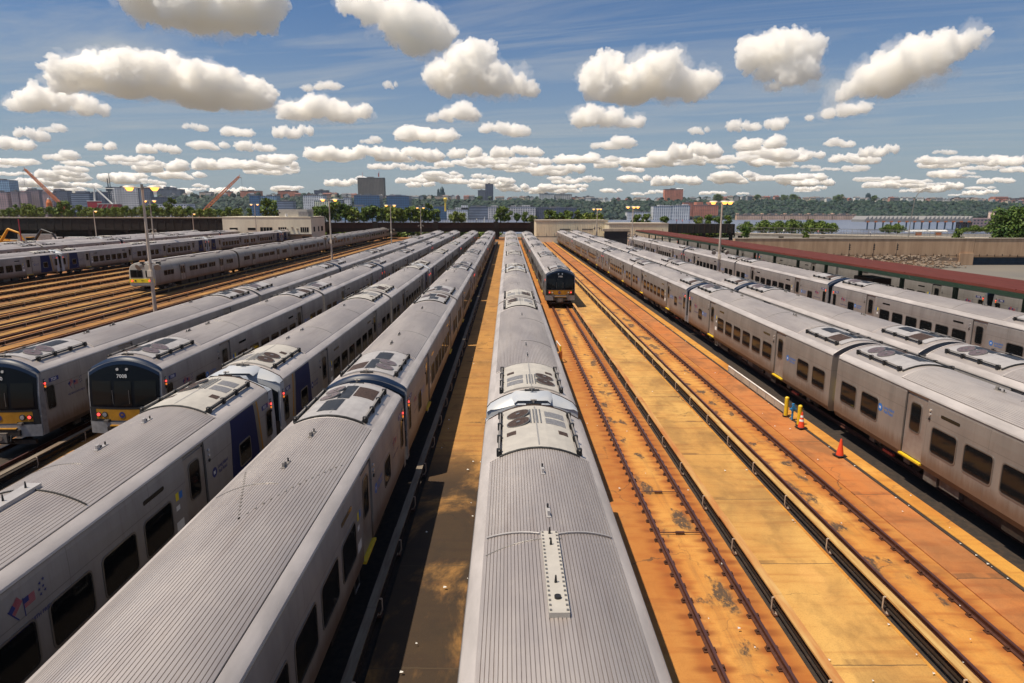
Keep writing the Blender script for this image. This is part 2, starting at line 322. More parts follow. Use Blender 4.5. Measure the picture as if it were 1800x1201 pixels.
def facade(name, wall, glass, su=3.2, sv=3.2, fu=.55, fv=.5, var=.15, rough=.7):
    g = NG(name); o = g.obj(); x, y, z = g.sep(o); u = g.m('ADD', x, y)
    ml = g.m('MULTIPLY', g.m('LESS_THAN', g.m('FRACT', g.m('DIVIDE', g.m('ADD', u, 900.0), su)), fu), g.m('LESS_THAN', g.m('FRACT', g.m('ADD', g.m('DIVIDE', z, sv), .7)), fv))
    nz = g.noise(g.shift(o), .05, 3); nrm = g.sep(g.N.new('ShaderNodeNewGeometry').outputs['Normal'])[2]
    ml = g.m('MULTIPLY', ml, g.m('LESS_THAN', nrm, .5))
    wc = g.mix(g.step(nz, .35, .65), tuple(v*(1-var) for v in wall), tuple(v*(1+var) for v in wall))
    return g.col(g.mix(ml, wc, glass), rough)
# ------------------------------------------------------------------ text
def text_mb(s, size, material, bold=False):
    cu = bpy.data.curves.new('t', 'FONT'); cu.body = s; cu.size = size; cu.align_x = 'CENTER'; cu.resolution_u = 2
    if bold: cu.offset = size*.018
    o = bpy.data.objects.new('t', cu); COL.objects.link(o)
    dg = bpy.context.evaluated_depsgraph_get(); me = bpy.data.meshes.new_from_object(o.evaluated_get(dg))
    mb = MB(); mb.raw([v.co[:] for v in me.vertices], [tuple(p.vertices) for p in me.polygons], material)
    bpy.data.objects.remove(o); bpy.data.curves.remove(cu); bpy.data.meshes.remove(me); return mb
def on_side(mb, s, y, z, x=1.5745):       # lay a text or badge on a car side: s=+1 right, -1 left
    m = Matrix(((0, 0, s, s*x), (s, 0, 0, y), (0, 1, 0, z), (0, 0, 0, 1)))
    o = MB(); o.add(mb, m); return o
def on_front(mb, x, y, z):                # faces -y
    m = Matrix(((1, 0, 0, x), (0, 0, -1, y), (0, 1, 0, z), (0, 0, 0, 1))); o = MB(); o.add(mb, m); return o
# ------------------------------------------------------------------ ground, walkways, track beds
def strip(name, x0, x1, z, m, y0=-6, y1=222, cx=None, th=.25, kind='structure'):
    cx = (x0+x1)/2 if cx is None else cx
    mb = MB(); mb.box(x0-cx, x1-cx, y0, y1, -th, 0, m, skip='b'); o = mb.build(name, None, (cx, 0, z)); tag(o, kind=kind); return o
g = MB(); YE = 262
# one sheet: yard floor, then the street, then the bank falling to the river, then the river bed out to the horizon
def sheet(rows, m, name, z=0):
    mb = MB(); mb.loft(rows, m); o = mb.build(name); tag(o, kind='structure'); return o
xs = [-30000, -6000, -1500, -400, -170, -2.4, 48, 48.01, 200, 500, 1500, 6000, 30000]
def row(y, zz, zr=None): return [(x, y, zz) for x in xs]
mb = MB(); ys = [(-400, -.62), (262, -.62), (262.01, -.62), (300, -1.5), (480, -9.5), (640, -12.5), (660, -16), (1500, -16), (1540, -16), (40000, -16)]
mb.loft([row(y, z) for y, z in ys], M['city']); o = mb.build('ground'); tag(o, kind='structure')
def plane(name, x0, x1, y0, y1, z, m):
    mb = MB(); mb.face([(x0, y0, z), (x1, y0, z), (x1, y1, z), (x0, y1, z)], m); o = mb.build(name); tag(o, kind='structure'); return o
plane('yard_floor', -170, 48, -10, 262, -.42, M['yard'])
plane('river', -12000, 12000, 640, 1560, -12.2, M['water'])
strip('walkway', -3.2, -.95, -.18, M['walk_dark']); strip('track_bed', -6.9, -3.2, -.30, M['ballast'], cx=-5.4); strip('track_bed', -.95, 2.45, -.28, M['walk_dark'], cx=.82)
strip('walkway', 2.45, 3.38, -.14, M['strip']); strip('track_bed', 3.38, 7.12, -.20, M['bed'], cx=5.55); strip('walkway', 7.12, 9.62, -.15, M['walk']); strip('track_bed', 9.62, 12.75, -.20, M['bed'], cx=11.25)
strip('walkway', 12.75, 14.12, -.16, M['walk_orange']); strip('curb', 14.12, 14.24, -.13, M['ballast']); strip('walkway', 14.24, 14.82, -.11, M['ledge']); strip('track_bed', 14.82, 24.4, -.40, M['ballast'])
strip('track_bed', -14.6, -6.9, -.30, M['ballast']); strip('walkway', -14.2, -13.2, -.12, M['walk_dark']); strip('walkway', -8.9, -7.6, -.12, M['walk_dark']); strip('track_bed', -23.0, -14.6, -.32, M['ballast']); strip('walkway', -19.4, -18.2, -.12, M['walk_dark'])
strip('walkway', 24.4, 27.6, -.2, M['walk_orange']); strip('track_bed', 27.6, 33.4, -.38, M['ballast'])
strip('curb', 9.62, 9.70, -.14, M['ledge']); strip('shade_strip', 9.70, 10.0, -.19, M['ballast']); strip('shade_strip', 6.86, 7.10, -.19, M['ballast']); strip('curb', 3.36, 3.41, -.13, M['ballast']); strip('curb', 7.10, 7.15, -.13, M['ballast'])  # dark strips under the right third rails: the boards' shade laid in as colour
LT = [-26.4, -31.1, -35.8, -40.4, -44.8, -49.4, -54.0, -58.6, -63.2, -67.6, -71.8]
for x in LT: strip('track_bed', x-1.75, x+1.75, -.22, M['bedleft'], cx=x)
for x in LT[:-1]: strip('shade_strip', x+1.28, x+1.74, -.215, M['ballast']); strip('walkway', x-2.85, x-1.75, -.15, M['walk_left'])  # dark strip below each third rail stands in for shade under its cover board
# ------------------------------------------------------------------ rails, third rails
def track(xc, y0, y1, label, plates=True, step=.66):
    t = thing('railway_track', label, 'railway track', (xc, y0, 0), 0, 'railway tracks')
    for s in (-1, 1):
        mb = MB(); x = s*.752
        prof = [(-.075, -.17), (-.075, -.155), (-.012, -.14), (-.012, -.045), (-.036, -.035), (-.036, -.002), (.036, -.002), (.036, -.035), (.012, -.045), (.012, -.14), (.075, -.155), (.075, -.17)]
        mb.loft([[(x+a, 0, b) for a, b in prof], [(x+a, y1-y0, b) for a, b in prof]], M['rail'], close=True)
        mb.face([(x-.034, 0, 0), (x+.034, 0, 0), (x+.034, y1-y0, 0), (x-.034, y1-y0, 0)], M['railtop']); mb.build('rail', t)
    if plates:
        mb = MB(); n = int((y1-y0)/step); q = random.Random(int(xc*10))
        for k in range(n):
            for s in (-1, 1):
                x = s*.752+q.uniform(-.015, .015); y = k*step+q.uniform(-.06, .06)
                if q.random() < .04: continue
                mb.box(x-.15, x+.15, y-.08, y+.08, -.199, -.165, M['boltblack'], skip='b')
                for e in (-1, 1):
                    h_ = q.uniform(.035, .07); mb.box(x+e*.105-.03, x+e*.105+.03, y-.04, y+.04, -.166, -.166+h_, M['boltblack'], skip='b')
        o = mb.build('tie_plates', t); o['kind'] = 'stuff'
    return t
def third_rail(xc, s, y0, y1, label, top, n_ind=40, step=3.05, grp='covered third rails', zt=.34):
    """s: side (+1/-1) on which the bracket posts stand"""
    t = thing('third_rail', label, 'third rail', (xc, y0, 0), 0, grp); L_ = y1-y0; q = random.Random(int(xc*7))
    mb = MB(); y = 0
    while y < L_:
        l = min(q.uniform(4.2, 5.2), L_-y); dx = q.uniform(-.012, .012); dz = q.uniform(-.010, .010); mb.box(-.115+dx, .115+dx, y+.006, y+l, zt-.045+dz, zt+dz, top); y += l
    mb.box(-s*.11-.012, -s*.11+.012, 0, L_, zt-.15, zt-.05, top)
    mb.build('cover_board', t)
    mb = MB(); mb.box(-.045, .045, 0, L_, .05, .13, M['under']); mb.box(-.07, .07, 0, L_, -.06, -.03, M['under']); mb.box(-.012, .012, 0, L_, -.03, .05, M['under']); mb.build('conductor_rail', t)
    br = MB(); br.path([(s*.10, 0, -.16), (s*.17, 0, .0), (s*.17, 0, zt-.03), (s*.08, 0, zt-.03)], .022, M['insul']); br.tube((0, 0, -.16), (0, 0, -.06), .075, M['insul'], .05); br.box(-.14, .16, -.11, .11, -.185, -.155, M['boltblack'])
    me = br.mesh('bracket'); n = int(L_/step); rest = MB()
    for k in range(n):
        if k < n_ind: put('bracket', me, t, (0, .9+k*step, 0))
        else: rest.add(br, Matrix.Translation((0, .9+k*step, 0)))
    if rest.v: o = rest.build('brackets', t); o['kind'] = 'stuff'
    return t
track(5.55, -4, 215, 'rusty empty track running to the black and yellow cab right of centre'); track(11.25, -4, 215, 'rusty empty track between pale cover board and orange walkway at right')
track(.82, -4, 215, 'track hidden beneath the central train', False); track(-5.4, -4, 215, 'track beneath the train left of the shaded aisle', False); track(-10.6, -4, 215, 'track beneath the train with blue end panels', False)
track(-16.1, 20, 215, 'track beneath the train led by cab 7008', False); track(-21.2, 20, 215, 'track beneath the leftmost near silver train', False); track(16.9, -4, 215, 'track beneath the train beside the cones', False); track(20.95, 0, 215, 'track beneath the train behind the cones train', False)
track(31.1, 20, 170, 'track beneath the train before the red canopy', False); track(41.4, 20, 170, 'track beneath the train under the red canopy', False)
NM = ['nearest empty track left of the leftmost near silver train', 'second empty track left of the near silver trains', 'third empty track left of the near silver trains', 'empty track just right of the older yellow banded train', 'track beneath the older yellow banded train', 'empty track just left of the older yellow banded train', 'second empty track left of the older train', 'third empty track left of the older train', 'fourth empty track left of the older train', 'empty track next to the pale train', 'track beneath the pale train']
for i, x in enumerate(LT): track(x, 30, 225, NM[i], i < 10 and i != 4, .8)
third_rail(6.98, -1, -4, 215, 'rusty topped third rail beside the empty track right of centre', M['boardrust'], 40)
third_rail(9.86, -1, -4, 215, 'pale topped third rail with insulator brackets beside the right empty track', M['board'], 40)
third_rail(-3.42, 1, -4, 215, 'grey topped third rail along the shaded brown aisle', M['boardgrey'], 30)
third_rail(-14.0, 1, 12, 215, 'grey topped third rail in the shadow right of cab 7008', M['boardgrey'], 10); third_rail(-19.2, 1, 12, 215, 'grey topped third rail in the shadow left of cab 7008', M['boardgrey'], 10)
for i, x in enumerate(LT[:-1]): third_rail(x+1.42, 1, 32, 215, 'sunlit third rail right of the '+NM[i].replace('nearest ', 'near ').replace('track beneath the ', '').replace(' left of the leftmost near silver train', ' beside the silver trains').replace(' left of the near silver trains', ' left of the silver trains'), M['boardrust'] if i % 2 else M['board'], 34, 4.2, 'sunlit third rails of the empty tracks')
# tie rods between the rails of the empty track, litter
tr = MB()
# ------------------------------------------------------------------ railway cars
CL = 25.6                                 # coupled length; local y = 0 at the cab end's coupling plane, rail top at z = 0
PR = [(1.46,.64),(1.555,.86),(1.57,1.4),(1.57,2.90),(1.555,3.24),(1.54,3.34),(1.555,3.365),(1.54,3.41),(1.46,3.50),(1.30,3.59)]
PI_ = [(x-.07 if 1 <= i <= 4 else x, z) for i, (x, z) in enumerate(PR)]
def roofz(x): return 3.59+.39*(1-min(1, (abs(x)/1.30)**2))
def topz(x):
    a = abs(x)
    if a <= 1.30: return roofz(a)
    for (x0, z0), (x1, z1) in zip(PR[5:], PR[6:]):
        if x1 <= a <= x0 or x0 <= a <= x1: return z0+(z1-z0)*((a-x0)/(x1-x0) if x1 != x0 else 0)
    return 3.34
DOORS = [(6.2, 7.5), (18.7, 20.0)]
WINS = [9.0+1.72*i for i in range(6)]
def rrect(cy, cz, w, h, r, n=4):
    pts = []
    for sx, sy, a0 in ((1, 1, 0), (-1, 1, 90), (-1, -1, 180), (1, -1, 270)):
        for k in range(n+1):
            t = R(a0+90*k/n); pts.append((cy+sx*(w/2-r)+r*math.cos(t), cz+sy*(h/2-r)+r*math.sin(t)))
    return pts
def window_mb(s, cy, cz, w, h, r, x=1.57, fm=None, pane=None):
    mb = MB(); o = rrect(cy, cz, w+.09, h+.09, r+.04); i = rrect(cy, cz, w, h, r); fm = fm or M['frame']
    a = [(s*(x-.004), p, q) for p, q in o]; b = [(s*(x+.016), p, q) for p, q in o]; c = [(s*(x+.016), p, q) for p, q in i]; d = [(s*(x+.003), p, q) for p, q in i]
    if s < 0: a, b, c, d = a[::-1], b[::-1], c[::-1], d[::-1]
    mb.loft([a, b, c], fm, close=True); mb.loft([c, d], M['gasket'], close=True)
    g = rrect(cy, cz, w-.05, h-.05, max(.02, r-.02)); g = [(s*(x+.0045), p, q) for p, q in g]
    if s < 0: g = g[::-1]
    mb.face(d, M['gasket']); mb.face(g, pane or M['glass']); return mb
def door_mb(s, d0, d1):
    mb = MB(); x = 1.57-.07
    for k in range(1):
        mb.box(min(s*x, s*(x+.02)), max(s*x, s*(x+.02)), d0+.06, d1-.06, .88, 3.2, M['doorsteel'])
    mb.box(min(s*(x-.01), s*(x+.012)), max(s*(x-.01), s*(x+.012)), d0, d0+.07, .87, 3.23, M['black'])
    mb.box(min(s*(x-.01), s*(x+.012)), max(s*(x-.01), s*(x+.012)), d1-.07, d1, .87, 3.23, M['black'])
    return mb
def flags_mb(s):
    mb = MB()
    def flag(cx, ang, size):
        f = MB(); h, w = size, size*1.45
        for i in range(7): f.face([(0, i*h/7, 0), (w, i*h/7, 0), (w, (i+.55)*h/7, 0), (0, (i+.55)*h/7, 0)], M['redink'])
        f.face([(0, h*.45, .002), (w*.45, h*.45, .002), (w*.45, h, .002), (0, h, .002)], M['navyink'])
        f.face([(-.02, -h*.8, .001), (.005, -h*.8, .001), (.005, h*1.1, .001), (-.02, h*1.1, .001)], M['navyink'])
        mb.add(f, Matrix.Translation((cx, .05, 0)) @ Matrix.Rotation(ang, 4, 'Z'))
    flag(-.20, R(38), .20); flag(.06, R(2), .20)
    for x, y in ((.50, .30), (.60, .34), (.47, .18), (.58, .2), (.50, .07), (.62, .1)):
        p = []
        for k in range(10):
            t = math.pi/2+k*math.pi/5; r = .045 if k % 2 == 0 else .018; p.append((x+r*math.cos(t), y+r*math.sin(t), 0))
        mb.face(p, M['navyink'])
    mb.add(text_mb('WE SERVE WITH PRIDE', .115, M['navyink'], True), Matrix.Translation((.18, -.33, 0)))
    return mb
def logo_mb(ink):
    mb = MB(); n = 20; c = [(.16*math.cos(2*math.pi*i/n)-.55, .16*math.sin(2*math.pi*i/n), 0) for i in range(n)]
    mb.face(c, ink); mb.add(text_mb('M', .17, M['white'], True), Matrix.Translation((-.56, -.06, .002)))
    mb.add(text_mb('Long Island', .16, ink, True), Matrix.Translation((.06, .03, 0))); mb.add(text_mb('Rail Road', .16, ink, True), Matrix.Translation((.04, -.14, 0)))
    return mb
def truck_tree(yc, red=False):
    mb = MB(); U = M['under']
    for s in (-1, 1):
        mb.box(s*1.08-.07, s*1.08+.07, yc-1.55, yc+1.55, .42, .62, U); mb.box(s*1.08-.09, s*1.08+.09, yc-.45, yc+.45, .30, .78, U)
        for d in (-1.25, 1.25): mb.box(s*1.13-.08, s*1.13+.08, yc+d-.2, yc+d+.2, .32, .62, M['undergrey'])
        if red: mb.box(s*1.28-.05, s*1.28+.05, yc-.5, yc+.2, .30, .40, M['redframe'])
        else: mb.box(s*1.28-.05, s*1.28+.05, yc-.9, yc+.9, .22, .32, U)
        mb.tube((s*1.18, yc-.35, .75), (s*1.18, yc+.35, .75), .09, M['undergrey']); mb.tube((s*1.2, yc+.6, .45), (s*1.2, yc+1.0, .8), .06, M['undergrey'])
    mb.box(-1.0, 1.0, yc-.3, yc+.3, .45, .85, U)
    subs = []
    for d in (-1.25, 1.25):
        for s in (-1, 1):
            w = MB(); w.tube((s*.68, yc+d, .46), (s*.80, yc+d, .46), .46, U, n=16); w.tube((s*.64, yc+d, .46), (s*.68, yc+d, .46), .49, U, n=16); w.tube((0, yc+d, .46), (s*.64, yc+d, .46), .07, U)
            subs.append(('wheel', w))
    return ('truck', mb, subs)
def hvac_tree(y0, kind, lod=False, flip=False):
    """roof air-conditioning unit; y0 = its outer end, runs 3.6 m inwards (negative when flip)"""
    d = -1 if flip else 1; mb = MB(); pm = M['plate_cream'] if kind == 'M9' else M['plate']
    xs = [-.98+1.96*i/8 for i in range(9)]; ln = 3.65
    a, b = (y0, y0+d*ln)
    for q in (0, 1):
        pass
    lo = [(x, roofz(x)-.02) for x in xs]; hi = [(x, roofz(x)+.065) for x in xs]
    ya, yb = min(a, b), max(a, b)
    mb.loft([[(x, ya, z) for x, z in lo], [(x, ya, z) for x, z in hi], [(x, yb, z) for x, z in hi], [(x, yb, z) for x, z in lo]], pm)
    for s in (-1, 1): mb.face([(s*.98, ya, lo[0][1]), (s*.98, yb, lo[0][1]), (s*.98, yb, hi[0][1]), (s*.98, ya, hi[0][1])], pm)
    seam = [(x, b, roofz(x)+.04) for x in [-1.05+2.1*i/8 for i in range(9)]]
    mb.path(seam, .035, M['black'], 5)
    mb.box(-.02, .02, min(a+d*.1, a+d*3.5), max(a+d*.1, a+d*3.5), roofz(0)+.05, roofz(0)+.07, M['greymetal'])
    T = lambda x0, x1, u0, u1, m, z=.072: patch(x0, x1, y0+d*u0, y0+d*u1, m, z)
    def patch(x0, x1, ya, yb, m, z):
        p = MB(); n = 4; xx = [x0+(x1-x0)*i/n for i in range(n+1)]; ya, yb = min(ya, yb), max(ya, yb)
        p.loft([[(x, ya, roofz(x)+.06) for x in xx], [(x, ya, roofz(x)+z) for x in xx], [(x, yb, roofz(x)+z) for x in xx], [(x, yb, roofz(x)+.06) for x in xx]], m); return p
    subs = []
    fan_x = .52 if not flip else -.52
    for u in (.75, 1.5):
        f = MB(); c = (fan_x, y0+d*u, roofz(fan_x)+.075); nrm = (.32 if fan_x > 0 else -.32, 0, 1)
        f.disc(c, nrm, .36, M['frame'], 22, .03); f.disc(Vector(c)+Vector(nrm).normalized()*.014, nrm, .33, M['grille'] if kind == 'M9' else M['fan'], 22, .012)
        f.disc(Vector(c)+Vector(nrm).normalized()*.03, nrm, .07, M['frame'], 10, .01); subs.append(('fan', f))
    sx = -1 if fan_x > 0 else 1
    g = MB()
    if kind == 'M9':
        for u in (.55, 1.2): g.add(T(*sorted((sx*.28, sx*.86)), u, u+.5, M['vent']))
        g.add(T(*sorted((-.86, -.6)), 2.15, 2.45, M['grille'])); g.add(T(*sorted((.6, .86)), 2.15, 2.45, M['grille']))
        for i in range(4): g.add(T(-.16+i*.1, -.12+i*.1, .4, 1.7, M['frame'], .08))
    else:
        g.add(T(*sorted((sx*.25, sx*.92)), .45, 1.55, M['grille'])); subs.append(('black_panel', T(-.2, .2, .35, 1.9, M['blackpanel']))); subs.append(('black_panel', T(-.12, .5, 2.0, 3.2, M['blackpanel'])))
    subs.append(('grille', g))
    for s in (-1, 1):
        r = MB(); x = s*1.06; z = roofz(x)+.06
        r.box(x-.035, x+.035, min(a+d*.2, b-d*.1), max(a+d*.2, b-d*.1), z, z+.05, M['black']); r.box(x-.02, x+.02, min(a+d*.2, b-d*.1), max(a+d*.2, b-d*.1), z+.09, z+.12, M['fixture'])
        for k in range(4):
            yy = a+d*(.3+k*1.05); r.box(x-.07, x+.07, yy-.06, yy+.06, z-.06, z+.13, M['black'])
        subs.append(('roof_rail', r))
    if lod:
        for n, q in subs: mb.add(q)
        subs = []
    return ('hvac_unit', mb, subs)
M['fan'] = mat('fan_mesh', (.20, .15, .15), .4, .5, var=.3, scale=12)
M['vent'] = mat('vent_slats', (.26, .25, .25), .4, .4, var=.4, scale=20, stretch=(1, 4, 1))
def cab_face(kind, number):
    """cab end at y ~ 0.05 .. 0.6"""
    parts = []
    def yf(x, z): return .30-.17*(1-(x/1.57)**2)+.10*max(0, z-1.9)**1.5
    def zone(mb, xa, xb, z0, z1, m, off=0.0, nx=14, nz=3):
        xs = [xa+(xb-xa)*i/nx for i in range(nx+1)]
        rows = []
        for k in range(nz+1):
            row = []
            for x in xs:
                a = z0(x) if callable(z0) else z0; b = z1(x) if callable(z1) else z1; z = a+(b-a)*k/nz; row.append((x, yf(x, z)-off, z))
            rows.append(row)
        mb.loft(rows, m, True)
    white = kind == 'M9'
    sh = MB(); rim = M['visorwhite'] if white else M['visor']
    DR = .30 if white else .14; B0 = .88 if white else .62
    zone(sh, -1.57, 1.57, .70, lambda x: topz(x)-DR*(1-(x/1.57)**4), M['bumper'] if not white else M['visorwhite'], 0)
    xs = [-1.55+3.1*i/24 for i in range(25)]
    sh.loft([[(x, yf(x, topz(x)-DR)*(1-t)+B0*t, topz(x)-DR*(1-(x/1.57)**4)*(1-t)**2+.004*t) for x in xs] for t in (0, .15, .4, .7, 1)], rim, True)
    if white:
        sh.loft([[(-.62, .22, 3.70), (-.5, .16, 3.82), (.5, .16, 3.82), (.62, .22, 3.70)], [(-.75, .88, 3.84), (-.55, .84, 3.98), (.55, .84, 3.98), (.75, .88, 3.84)]], rim, True)
        sh.path([(x, B0+.02, topz(x)+.012) for x in xs], .02, M['grille'], 5)
    for s in (-1, 1):
        zz = [.70, 1.5, 2.2, 2.8, 3.1, 3.34]; sh.loft([[(s*1.57, yf(1.57, z), z) for z in zz], [(s*1.565, B0, z) for z in zz]], M['bumper'] if not white else M['visorwhite'])
    parts.append(('cab_shell', sh, []))
    mk = MB(); zone(mk, -1.50, 1.50, 1.84, lambda x: topz(x)-DR-.16, M['mask'], .018)
    zone(mk, -1.50, 1.50, lambda x: topz(x)-DR-.16, lambda x: topz(x)-DR-.01, M['visor'] if not white else M['visorwhite'], .02, nz=1)
    subs = []
    for xa, xb in ((-1.36, -.5), (.5, 1.36), (-.36, .36)):
        w = MB(); zone(w, xa, xb, 1.95 if abs(xa) > .4 else 1.9, 2.98, M['glass'], .030, nx=5); subs.append(('windscreen', w))
    w = MB()
    for s in (-1, 1): w.path([(s*.28 if s > 0 else -.42, yf(.3, 2.2)-.05, 2.0), (s*.28 if s > 0 else -.42, yf(.3, 2.5)-.06, 2.6)], .012, M['frame'])
    subs.append(('wiper', w))
    for s in (-1, 1):
        w = MB(); c = (s*.2, yf(.2, 3.47)-.03, 3.47); w.disc(c, (0, -1, .1), .06, M['headlamp'], 12, .03); subs.append(('top_lamp', w))
    parts.append(('cab_mask', mk, subs))
    if number:
        nb = on_front(text_mb(number, .22, M['white'], True), 0, yf(0, 3.12)-.045, 3.12); parts.append(('number', nb, []))
    bd = MB(); zone(bd, -1.40, 1.40, 1.26, 1.76, M['yellow'], .02, nz=1)
    for s in (-1, 1):
        zone(bd, *sorted((s*1.26, s*1.53)), 1.2, 1.84, M['black'], .026, nx=3, nz=1); zone(bd, *sorted((s*.62, s*1.3)), 1.22, 1.32, M['black'], .03, nx=3, nz=1)
    zone(bd, -1.46, 1.46, 1.76, 1.84, M['black'], .024, nz=1)
    lg = MB(); n = 18; lg.face([(.13*math.cos(2*math.pi*i/n), .13*math.sin(2*math.pi*i/n), 0) for i in range(n)], M['navyink']); lg.add(text_mb('M', .14, M['yellow'], True), Matrix.Translation((0, -.05, .003)))
    subs = [('badge', on_front(lg, -.1, yf(.1, 1.52)-.035, 1.52))]
    for s in (-1, 1):
        h = MB(); c = (s*.86, yf(.86, 1.52)-.03, 1.52); h.disc(c, (0, -1, 0), .125, M['black'], 16, .05); h.disc((c[0], c[1]-.03, c[2]), (0, -1, 0), .09, M['headlamp'], 14, .01); subs.append(('headlight', h))
        h = MB(); c = (s*1.14, yf(1.14, 1.52)-.03, 1.52); h.disc(c, (0, -1, 0), .105, M['black'], 16, .05); h.disc((c[0], c[1]-.03, c[2]), (0, -1, 0), .07, M['redlamp'], 14, .01); subs.append(('tail_light', h))
    parts.append(('yellow_band', bd, subs))
    bp = MB(); zone(bp, -1.56, 1.56, .68, 1.20, M['bumper'], .05, nz=1); bp.box(-.62, .62, .0, .3, 1.03, 1.08, M['yellow']); bp.box(-.75, .75, .02, .3, .74, 1.0, M['under'])
    for s in (-1, 1): bp.box(s*.78-.09, s*.78+.09, .02, .22, 1.2, 1.3, M['frame'])
    parts.append(('bumper', bp, []))
    cp = MB(); cp.box(-.2, .2, -.02, .8, .55, .82, M['under']); cp.box(-.28, .28, -.12, .0, .5, .9, M['undergrey']); cp.box(-1.2, 1.2, .25, .4, .30, .5, M['under'])
    cp.disc((0, -.13, .7), (0, -1, 0), .12, M['frame'], 12, .03)
    for s in (-1, 1): cp.path([(s*.35, .1, .9), (s*.4, -.08, .55), (s*.3, .15, .4)], .03, M['black'])
    parts.append(('coupler', cp, []))
    return parts
def car_tree(kind, vis, number=None, rust=False, lod=False, plain=False, bolts=False):
    SM = M['side_rusty'] if rust else M['side']; body = MB(); parts = []; cab = not plain
    ys = (.88 if kind == 'M9' else .60) if cab else .28; ye = CL-.28
    for s in (-1, 1):
        sec = []
        def S(y, p): return [(s*x, y, z) for x, z in p]
        cuts = [(ys, PR)]
        for d0, d1 in DOORS: cuts += [(d0, PR), (d0, PI_), (d1, PI_), (d1, PR)]
        cuts.append((ye, PR))
        rows = [S(y, p) for y, p in cuts]
        lo = [r[:6] for r in rows]; mid = [rows[0][5:8], rows[-1][5:8]]; hi = [rows[0][7:], rows[-1][7:]]
        if s > 0: lo = [r[::-1] for r in lo]; hi = [r[::-1] for r in hi]; mid = [r[::-1] for r in mid]
        body.loft(lo, SM, False); body.loft(mid, M['cove'], False); body.loft(hi, M['cove'], True)
        body.box(min(s*1.53, s*1.565), max(s*1.53, s*1.565), ys, ye, 3.345, 3.36, M['frame'])
    body.face([(-1.46, ys, .64), (1.46, ys, .64), (1.46, ye, .64), (-1.46, ye, .64)][::-1], M['under'])
    out = [(x, z) for x, z in PR] + [(x, roofz(x)) for x in [1.30-2.60*i/12 for i in range(1, 12)]] + [(-x, z) for x, z in PR[::-1]]
    body.face([(x, ye, z) for x, z in out][::-1], SM)
    if plain: body.face([(x, ys, z) for x, z in out], SM)
    # gangway at the blind end, light corner beads
    ends = [(ye, 1)]+([(ys, -1)] if plain else [])
    for yy, d in ends:
        a, b = sorted((yy, yy+d*.26)); body.box(-.62, .62, a, b, 1.0, 3.25, M['black']); body.box(-.5, .5, *sorted((yy+d*.26, yy+d*.275)), 1.1, 3.1, M['under'])
        xs = [-1.52+3.04*i/16 for i in range(17)]; body.path([(x, yy, topz(x)+.01) for x in xs], .03, M['cove'], 5)
    parts.append(['body', body, []])
    # roof: plain ends, ribbed middle
    rf = MB(); r0, r1 = 4.75, 20.85
    xs = [-1.30+2.60*i/14 for i in range(15)]
    for a, b in ((ys, r0), (r1, ye)): rf.loft([[(x, a, roofz(x)) for x in xs], [(x, b, roofz(x)) for x in xs]], M['cove' if kind == 'M9' else 'roof'], True)
    if lod: rx = [(x, roofz(x)+.008) for x in xs]
    else:
        rx = []; n = 40; p = 2.58/n
        for i in range(n):
            x = -1.29+i*p
            for t, h in ((.0, 0), (.05, .024), (.84, .024), (.89, 0)): rx.append((x+t*p, roofz(x+t*p)+h))
        rx.append((1.30, roofz(1.30)))
    rf.loft([[(x, r0, z) for x, z in rx], [(x, r1, z) for x, z in rx]], M['roof'])
    if not lod:
        for yy in (r0, r1): rf.path([(x, yy, roofz(x)+.012) for x in xs], .022, M['cove'], 5)
        for yy in (9.6, 16.2): rf.path([(x, yy, roofz(x)+.03) for x in [-.2+1.45*i/8 for i in range(9)]], .011, M['frame'], 4)
        # bolt rows
    if bolts:
        for k in range(16):
            t = k/15
            for x, y in ((1.03*t, 11.34-2.93*t), (-1.16*t, 11.34-3.56*t)): rf.box(x-.013, x+.013, y-.035, y+.035, roofz(x)+.015, roofz(x)+.04, M['fixture'])
    parts.append(['roof', rf, []])
    for yy in (6.3, 8.5, 17.4):
        a = MB(); z = roofz(0)+.02; am = M['plate'] if kind == 'M9' else M['fixture']; a.box(-.045, .045, yy-.25, yy+.25, z, z+.025, am); a.tube((0, yy-.18, z), (0, yy-.18, z+.11), .022, M['blackpanel']); a.box(-.025, .025, yy+.08, yy+.2, z+.025, z+.13, am); a.box(-.015, .015, yy-.02, yy+.09, z+.025, z+.08, M['blackpanel'])
        parts.append(['antenna', a, []])
    parts.append(list(hvac_tree((1.15 if kind == 'M9' else .98) if cab else .7, kind, lod))); parts.append(list(hvac_tree(CL-.7, kind, lod, True)))
    hb = MB(); z = roofz(0)+.02; hb.box(-.25, .25, .8, .86, z-.02, z+.03, M['black']); hb.tube((0, .8, z), (0, .8, z+.14), .03, M['fixture']); hb.tube((-.1, .72, z+.1), (.1, .72, z+.1), .03, M['fixture'])
    parts.append(['horn', hb, []])
